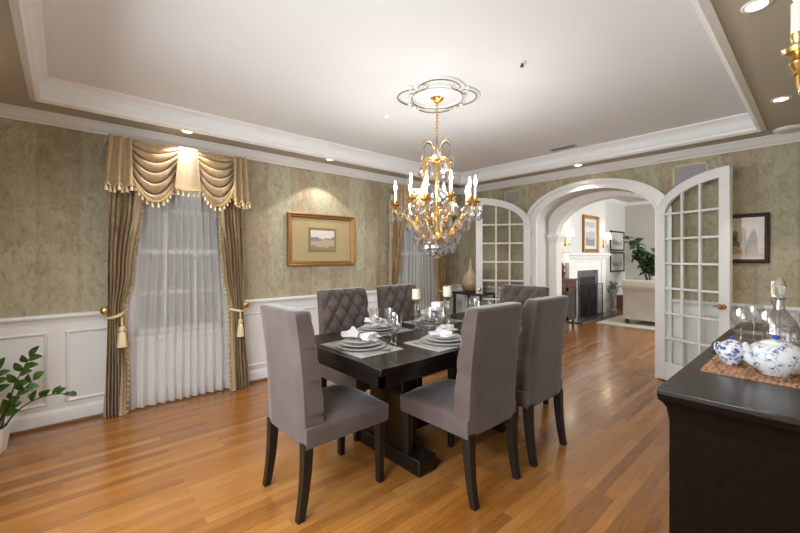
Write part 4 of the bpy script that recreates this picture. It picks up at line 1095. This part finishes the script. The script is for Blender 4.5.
def stem_glass(x, y, label, s=1.0, grp='wine glasses on the tray'):
    r = thing('balloon_glass', (x, y, SZ + .008), label, 'glass', grp)
    MB().lathe([(rr * s, z * s) for rr, z in ((0, .085), (.018, .088), (.038, .112), (.044, .140), (.040, .172), (.036, .185), (.0347, .185), (.0385, .170), (.0425, .140), (.0365, .113), (.017, .090), (0, .088))], (0, 0, 0), 28, False).build('bowl', 'glassware', r, smooth=60, world=False)
    MB().lathe([(rr * s, z * s) for rr, z in ((0, 0), (.034, 0), (.035, .003), (.012, .007), (.0045, .016), (.004, .07), (.008, .088), (0, .088))], (0, 0, 0), 24, False).build('stem', 'glassware', r, smooth=60, world=False)
for x, y, lab, s in ((-.245, 2.27, 'clear balloon glass at the tray edge, leftmost of the glassware', .9), (-.215, 2.42, 'clear balloon glass second from the left on the tray', .9),
                  (-.155, 2.19, 'clear balloon glass in front of the crystal decanter', .92), (-.04, 2.19, 'clear balloon glass right of the decanter front, by the photo edge', .92), (-.03, 2.33, 'clear balloon glass at the right of the crystal decanter', .92)):
    stem_glass(x, y, lab, s)
r = thing('decanter', (-.125, 2.33, SZ + .008), 'cut crystal decanter with a tall stopper on the tray', 'decanter')
P = []
prof = [(0, 0), (.046, 0), (.054, .01), (.058, .06), (.056, .11), (.034, .145), (.018, .165), (.015, .205), (.024, .215), (.020, .215), (.012, .205), (0, .205)]
MB().lathe(prof, (0, 0, 0), 12, False).build('body', 'crystal', r, world=False)
MB().lathe([(0, .205), (.012, .206), (.012, .222), (.020, .232), (.024, .262), (.014, .292), (.005, .312), (0, .314)], (0, 0, 0), 8, False).build('stopper', 'crystal', r, world=False)
for x, y, lab in ((-.145, 2.50, 'behind the decanter'), (-.045, 2.47, 'at the right photo edge')):
    r = thing('crystal_candlestick', (x, y, SZ + .008), 'clear crystal candlestick ' + lab, 'candlestick', 'candlesticks on the sideboard')
    MB().lathe([(0, 0), (.040, 0), (.042, .006), (.016, .02), (.024, .05), (.012, .08), (.020, .12), (.011, .16), (.022, .185), (.024, .205), (0, .205)], (0, 0, 0), 10, False).build('stem', 'crystal', r, world=False)
    c = thing('candle', (x, y, SZ + .213), 'short cream candle in the crystal holder ' + lab, 'candle', 'candles on the sideboard')
    MB().lathe([(0, 0), (.018, 0), (.018, .07), (.014, .073), (0, .072)], (0, 0, 0), 20, False).build('wax', 'candle_wax', c, world=False, smooth=40)
    MB().tube([(0, 0, .07), (.001, 0, .085)], .0013, 5).build('wick', 'black_frame', c, world=False)

# ------------------------------------------------------------------ brass wall sconce over the sideboard
sc = thing('wall_sconce', (XR, 1.75, 1.85), 'gilt candle sconce on the right wall, cut off by the top right photo edge', 'sconce')
m = MB(); m.lathe([(0, 0), (.05, 0), (.055, .008), (.035, .018), (.02, .03), (0, .032)], (0, 0, 0), 24, False, 1.6, 1); m.xf(Matrix.Translation((XR, 1.75, 1.84)) @ Matrix.Rotation(-PI / 2, 4, 'Y')); m.build('backplate', 'brass', sc, smooth=50)
ax_ = -.052
MB().tube(bezier([(XR - .02, 1.75, 1.84), (XR - .10, 1.75, 1.72), (ax_, 1.75, 1.76), (ax_, 1.75, 1.90)]), .007, 8).build('arm', 'brass', sc, smooth=60)
MB().lathe([(0, 1.895), (.018, 1.90), (.010, 1.915), (.022, 1.93), (.026, 1.94), (.016, 1.952), (.012, 1.965), (.036, 1.972), (.041, 1.984), (.018, 1.982), (.013, 1.995), (.019, 2.01), (.022, 2.03), (.018, 2.034), (0, 2.034)], (ax_, 1.75, 0), 24, False).build('drip_pan', 'brass', sc, smooth=50)
MB().lathe([(0, 2.03), (.017, 2.03), (.017, 2.13), (0, 2.132)], (ax_, 1.75, 0), 20, False).build('candle_tube', 'candle_tube', sc, smooth=50)
MB().lathe([(0, 2.13), (.008, 2.132), (.014, 2.15), (.010, 2.175), (0, 2.205)], (ax_, 1.75, 0), 12, False).build('flame_bulb', 'shade_lit', sc, smooth=50)

# ------------------------------------------------------------------ potted plant by the left wall
PX, PY = -3.74, -.285
pl = thing('potted_plant', (PX, PY, 0), 'leafy green plant in a white faceted pot at the left edge', 'plant')
PY0 = PY - .085
MB().lathe([(0, 0), (.085, 0), (.110, .165), (.098, .165), (.092, .14), (0, .14)], (PX, PY0, 0), 8, False).build('pot', 'pot_white', pl)
MB().lathe([(0, .146), (.094, .143)], (PX, PY0, 0), 14, False).build('soil', 'soil', pl)
g = random.Random(11); st, lf = MB(), MB()
def leaf_at(p, d, up, L, W_):
    d = d.normalized(); s = d.cross(up).normalized(); u2 = s.cross(d).normalized(); P = []
    for i in range(7):
        t = i / 6; wv = W_ * math.sin(PI * min(1, t * .92 + .06)) ** .8; c = p + d * (L * t) + u2 * (.10 * L * math.sin(PI * t) - .10 * L * t * t)
        P.append([c - s * wv + u2 * (wv * .25), c, c + s * wv + u2 * (wv * .25)])
    lf.grid(P)
stems = [((-.02, -.30, .16), (-3.70, -.22, .34), (-3.66, -.06, .36), (-3.68, .05, .315), 7, 1), ((0, -.31, .16), (-3.72, -.27, .40), (-3.70, -.20, .56), (-3.70, -.16, .63), 8, 0),
         ((0, -.36, .16), (-3.74, -.35, .38), (-3.72, -.34, .50), (-3.74, -.32, .56), 7, 0), ((0, -.34, .16), (-3.70, -.30, .28), (-3.64, -.22, .40), (-3.62, -.13, .49), 7, 0), ((0, -.38, .16), (-3.72, -.46, .4), (-3.7, -.5, .5), (-3.7, -.48, .62), 7, 0), ((0, -.33, .16), (-3.66, -.3, .26), (-3.6, -.27, .32), (-3.56, -.24, .36), 5, 0)]
for b, c1, c2, e, n, lean in stems:
    pts = bezier([(PX, b[1], b[2] - .02), c1, c2, e], 18); st.tube(pts, [lerp(.0065, .0025, i / 18) for i in range(19)], 6)
    for k in range(n):
        t = lerp(.48, 1.0, k / (n - 1)); i = min(17, int(t * 18)); p = Vector(pts[i]); d = (Vector(pts[i + 1]) - p).normalized()
        side = Vector((g.uniform(-.2, .5), (-1) ** k * .6, g.uniform(.1, .7)))
        side = side - d * side.dot(d); dd = (d * .55 + side.normalized() * .75) if k < n - 1 else d
        leaf_at(p, dd, Vector((.75, -.5, .6)), g.uniform(.066, .092) * (.85 if lean else 1), g.uniform(.022, .030) * (.8 if lean else 1))
st.build('stems', 'stem', pl, smooth=60); lf.build('foliage', 'leaf', pl, smooth=70)

# ------------------------------------------------------------------ stand and vase in the far corner
vs = thing('side_stand', (-3.46, 4.58, 0), 'dark open frame side stand in the far corner behind the left French door', 'stand')
w2, d2, h2 = .24, .17, .80
for sx in (-1, 1):
    for sy in (-1, 1): MB().box(sx * w2 - .016 + (-.0) , sx * w2 + .016, sy * d2 - .016, sy * d2 + .016, 0, h2 - .03).build('leg', 'black_frame', vs, world=False)
MB().box(-w2 - .03, w2 + .03, -d2 - .03, d2 + .03, h2 - .03, h2).build('top', 'brown_frame', vs, world=False, bevel=.004)
MB().box(-w2, w2, -d2, d2, .40, .42).build('shelf', 'brown_frame', vs, world=False)
va_ = thing('bottle_vase', (-3.53, 4.58, h2), 'teardrop shaped bronze and cream vase with a long neck on the corner stand', 'vase')
MB().lathe([(0, 0), (.075, 0), (.115, .03), (.145, .10), (.142, .16), (.11, .23), (.065, .29), (.035, .34), (.022, .40), (.018, .47), (.024, .50), (.020, .50), (.014, .47), (0, .46)], (0, 0, 0), 36, False).build('body', 'vase_glaze', va_, world=False, smooth=60)

# ------------------------------------------------------------------ living room beyond the arch
fp = thing('fireplace', (-3.5, 8.6, 0), 'white mantel fireplace in the living room seen through the arch', 'fireplace')
X0 = -3.4999
m = MB()
for a, b in ((7.70, 8.10), (9.22, 9.52)): m.box(X0, X0 + .05, a, b, 0, 1.03)
m.box(X0, X0 + .05, 7.70, 9.52, 1.03, 1.28)
m.build('surround', 'white', fp)
for a, b in ((7.66, 7.88), (9.36, 9.58)):
    m = MB(); m.box(X0, X0 + .08, a, b, 0, 1.26); m.box(X0, X0 + .09, a - .015, b + .015, 0, .14); m.box(X0, X0 + .09, a - .015, b + .015, 1.10, 1.14)
    m.build('pilaster', 'white', fp, bevel=.004)
for a, b in ((7.92, 8.56), (8.68, 9.32)):
    m = MB(); panel_frame(m, lambda u, z, o: (X0 + .05 + o, u, z), a, b, 1.10, 1.24, .03); m.build('frieze_panel', 'white', fp)
m = MB(); m.sweep([(0, 1.26), (.08, 1.26), (.10, 1.29), (.12, 1.34), (.15, 1.36), (.155, 1.41), (0, 1.41)], [(X0, 7.55, 0, 0), (X0, 7.551, 1, -.4), (X0, 9.66, 1, .4), (X0, 9.661, 0, 0)]); m.build('mantel_shelf', 'white', fp)
m = MB()
for a, b, c, d in ((8.10, 8.26, 0, 1.03), (9.08, 9.22, 0, 1.03), (8.26, 9.08, .88, 1.03)): m.box(X0, X0 + .03, a, b, c, d)
m.build('stone_slips', 'hearth_stone', fp)
m = MB(); m.box(X0, X0 + .012, 8.26, 9.08, 0, .88); m.build('firebox', 'soot', fp)
MB().box(X0, X0 + .36, 7.60, 9.62, 0, .025).build('hearth', 'hearth_stone', fp)
fs = thing('fire_screen', (X0 + .14, 8.66, .025), 'dark folding mesh fire screen in front of the fireplace', 'fire screen')
for a, b, dx in ((-.40, -.17, .06), (-.17, .17, .0), (.17, .40, .06)):
    x_a, x_b = (dx, 0) if a < -.3 else ((0, dx) if b > .3 else (0, 0)); m = MB()
    for q0, q1 in (((x_a, a, 0), (x_a, a, .70)), ((x_b, b, 0), (x_b, b, .70)), ((x_a, a, .70), (x_b, b, .70)), ((x_a, a, .01), (x_b, b, .01))): m.tube([q0, q1], .009, 6)
    for k in range(1, 8): t = k / 8; m.tube([(lerp(x_a, x_b, t), lerp(a, b, t), 0), (lerp(x_a, x_b, t), lerp(a, b, t), .70)], .003, 4)
    for k in range(1, 12): z = .70 * k / 12; m.tube([(x_a, a, z), (x_b, b, z)], .003, 4)
    m.build('panel', 'dark_metal', fs, world=False)
picture('framed_picture', (X0 + .002, 8.87, 1.835), R(90), .84, .82, .075, .05, 'old_gold', 'mat_white', (.10, .07), 'gold framed print above the white mantel in the living room', 'picture',
        art_land((['wash_grey', 'mat_white', 'wash_grey', 'ink_grey'], ((.8, 3), (.6, 5), (.3, 8))), None))
for z, lab, sd in ((1.755, 'upper of the two black framed prints right of the fireplace', 1), (1.185, 'lower of the two black framed prints right of the fireplace', 7)):
    picture('framed_picture', (LX + .002, 11.30, z), R(90), 1.02, .54, .045, .03, 'black_frame', 'mat_white', (.10, .09), lab, 'picture', art_land((['mat_white', 'wash_grey', 'ink_grey', 'wash_grey'], ((.55, sd), (.38, sd + 1), (.2, sd + 2))), None), 'black framed prints by the fireplace')
def lr_sconce(x, y, label):
    r = thing('wall_sconce', (x, y, 1.66), label, 'sconce', 'sconces beside the mantel picture')
    MB().box(0, .015, -.035, .035, -.12, .10).build('backplate', 'brass', r, world=False, bevel=.005)
    MB().tube(bezier([(.01, 0, -.06), (.08, 0, -.14), (.11, 0, -.10), (.11, 0, .0)]), .008, 8).build('arm', 'brass', r, world=False, smooth=60)
    MB().lathe([(0, 0), (.028, 0), (.03, .006), (.012, .01), (.012, .10), (0, .10)], (.11, 0, 0), 14, False).build('candle_tube', 'candle_tube', r, world=False, smooth=50)
    MB().lathe([(.055, .08), (.085, .08), (.06, .23), (.058, .23), (.082, .083)], (.11, 0, 0), 22, False).build('shade', 'shade_lit', r, world=False, smooth=50)
    l = bpy.data.lights.new('sconce_glow', 'POINT'); l.energy = 2; l.color = (1, .8, .55); l.shadow_soft_size = .05; o = bpy.data.objects.new('sconce_glow', l); C.objects.link(o); o.location = (x + .11, y, 1.92)
lr_sconce(X0, 7.62, 'lit wall sconce left of the gold framed mantel picture'); lr_sconce(X0, 9.62, 'lit wall sconce right of the gold framed mantel picture')
# dark cabinet and lamp left of the fireplace
cb = thing('console_cabinet', (-3.38, 7.02, 0), 'dark reddish wood cabinet with glazed doors left of the fireplace', 'cabinet')
MB().box(-.19, .19, -.42, .42, .12, .86).build('body', 'red_wood', cb, world=False)
MB().box(-.21, .21, -.45, .45, .86, .90).build('top', 'red_wood', cb, world=False, bevel=.006)
for a, b in ((-.41, -.005), (.005, .41)):
    q = MB(); [q.box(.19, .205, u0, u1, z0, z1) for u0, u1, z0, z1 in ((a, a + .05, .14, .74), (b - .05, b, .14, .74), (a, b, .14, .20), (a, b, .68, .74))]
    q = q.build('door', 'red_wood', cb, world=False); MB().box(.19, .194, a + .05, b - .05, .20, .68).build('glass_pane', 'soot', q, world=False)
    q2 = MB().box(.19, .205, a, b, .76, .85).build('drawer', 'red_wood', cb, world=False); MB().sphere((.212, (a + b) / 2, .805), .014, 10, 6).build('knob', 'brass', q2, world=False)
for sx in (-1, 1):
    for sy in (-1, 1): MB().lathe([(0, 0), (.022, 0), (.032, .03), (.02, .06), (.035, .12), (0, .12)], (sx * .15, sy * .37, 0), 12, False).build('foot', 'red_wood', cb, world=False, smooth=50)
lp = thing('table_lamp', (-3.38, 7.26, .90), 'red brown vase lamp with a drum shade on the dark cabinet', 'lamp')
MB().lathe([(0, 0), (.07, 0), (.07, .02), (.04, .03), (.06, .09), (.075, .16), (.05, .24), (.02, .28), (.012, .30), (.012, .33), (0, .33)], (0, 0, 0), 22, False).build('base', 'lamp_red', lp, world=False, smooth=50)
MB().lathe([(.115, .31), (.13, .31), (.115, .50), (.112, .50), (.127, .313)], (0, 0, 0), 26, False).build('lamp_shade', 'shade_white', lp, world=False, smooth=50)
# urn and box on the floor by the fireplace
ur = thing('urn_planter', (-3.36, 9.86, 0), 'grey stone urn with dried leaves right of the fireplace', 'urn')
MB().lathe([(0, 0), (.10, 0), (.10, .05), (.05, .08), (.045, .30), (.07, .40), (.11, .50), (.13, .56), (.115, .56), (0, .50)], (0, 0, 0), 20, False).build('urn', 'stone_urn', ur, world=False, smooth=50)
lf = MB(); g = random.Random(4)
for k in range(34):
    a = g.uniform(0, 2 * PI); el = g.uniform(.3, 1.4); d = Vector((math.cos(a) * math.cos(el), math.sin(a) * math.cos(el), math.sin(el))); leaf_at(Vector((0, 0, .52)) + d * .04, d, Vector((.1, .2, 1)), g.uniform(.12, .24), .03)
lf.build('foliage', 'stone_urn', ur, world=False)
bx_ = thing('storage_box', (-3.40, 10.75, 0), 'small brown box on the floor right of the urn', 'box')
MB().box(-.13, .13, -.15, .15, 0, .30).build('body', 'ring_wood', bx_, world=False, bevel=.008); MB().box(-.14, .14, -.16, .16, .30, .34).build('lid', 'ring_wood', bx_, world=False, bevel=.008)
# sofa seen from its arm end, facing the fireplace
so = thing('sofa', (-2.0, 9.2, 0), 'cream rolled arm sofa in the living room beyond the arch', 'sofa')
sx0, sx1, sy0, sy1 = -2.64, -1.66, 8.25, 10.3
MB().box(sx0 + .06, sx1, sy0 + .22, sy1 - .22, .10, .44).build('base', 'sofa_linen', so, bevel=.03, seg=3)
MB().box(sx0, sx1 - .25, sy0 + .24, sy1 - .24, .44, .58).build('seat_cushion', 'sofa_linen', so, bevel=.045, seg=4)
def roll_arm(y, s, name):
    pr = [(.0, .085), (.0, .60), (-.035, .66), (-.075, .70), (-.085, .76), (-.05, .83), (.02, .865), (.10, .855), (.16, .81), (.18, .74), (.18, .085)]
    P = [[(x, y + s * o, z) for o, z in pr] for x in (sx0, sx1)]
    m = MB(); m.grid(P, closev=True); m.fan(P[0]); m.fan(P[1]); return m.build(name, 'sofa_linen', so, bevel=.02, seg=3)
roll_arm(sy0 + .02, 1, 'arm'); roll_arm(sy1 - .02, -1, 'arm')
pr = [(.0, .085), (.0, .60), (.04, .68), (.085, .74), (.06, .83), (-.03, .87), (-.12, .85), (-.17, .78), (-.19, .70), (-.25, .40), (-.25, .085)]
P = [[(sx1 + o, y, z) for o, z in pr] for y in (sy0 + .03, sy1 - .03)]
m = MB(); m.grid(P, closev=True); m.fan(P[0]); m.fan(P[1]); m.build('backrest', 'sofa_linen', so, bevel=.02, seg=3)
for x in (sx0 + .07, sx1 - .08):
    for y in (sy0 + .07, sy1 - .09): MB().lathe([(0, 0), (.03, 0), (.045, .035), (.035, .07), (.05, .09), (0, .09)], (x, y, 0), 14, False).build('foot', 'black_frame', so, smooth=50)
m = MB(); m.box(-3.02, -.9, 7.95, 10.9, 0, .012); o = m.build('area_rug', 'rug'); tag(o, 'pale cream area rug under the living room sofa', 'rug')
for t in kids(so): t.location.z += .012
# big fig plant behind the sofa
fg = thing('fig_plant', (-2.86, 10.9, 0), 'tall dark leafy houseplant behind the cream sofa', 'plant')
MB().lathe([(0, 0), (.14, 0), (.19, .36), (.17, .36), (.155, .32), (0, .32)], (-2.86, 10.9, .012), 22, False).build('pot', 'stone_urn', fg, smooth=50)
st, lf = MB(), MB(); g = random.Random(9)
for k in range(9):
    a = 2 * PI * k / 9 + g.uniform(-.3, .3); rr = g.uniform(.12, .55); e = Vector((-2.86 + rr * math.cos(a), 10.9 + rr * math.sin(a), g.uniform(1.25, 1.85)))
    pts = bezier([(-2.86, 10.9, .3), (-2.86 + .05 * math.cos(a), 10.9 + .05 * math.sin(a), .9), (-2.86 + .6 * rr * math.cos(a), 10.9 + .6 * rr * math.sin(a), 1.2), e], 16); st.tube(pts, [lerp(.016, .006, i / 16) for i in range(17)], 6)
    for q in range(30):
        i = g.randint(7, 16); p = Vector(pts[i]); d = Vector((g.uniform(-1, 1), g.uniform(-1, 1), g.uniform(-.5, .8)))
        leaf_at(p, d, Vector((g.uniform(-.3, .3), -.5, 1)), g.uniform(.14, .24), g.uniform(.045, .07))
st.build('trunks', 'bark', fg, smooth=60); lf.build('foliage', 'fig_leaf', fg, smooth=70)
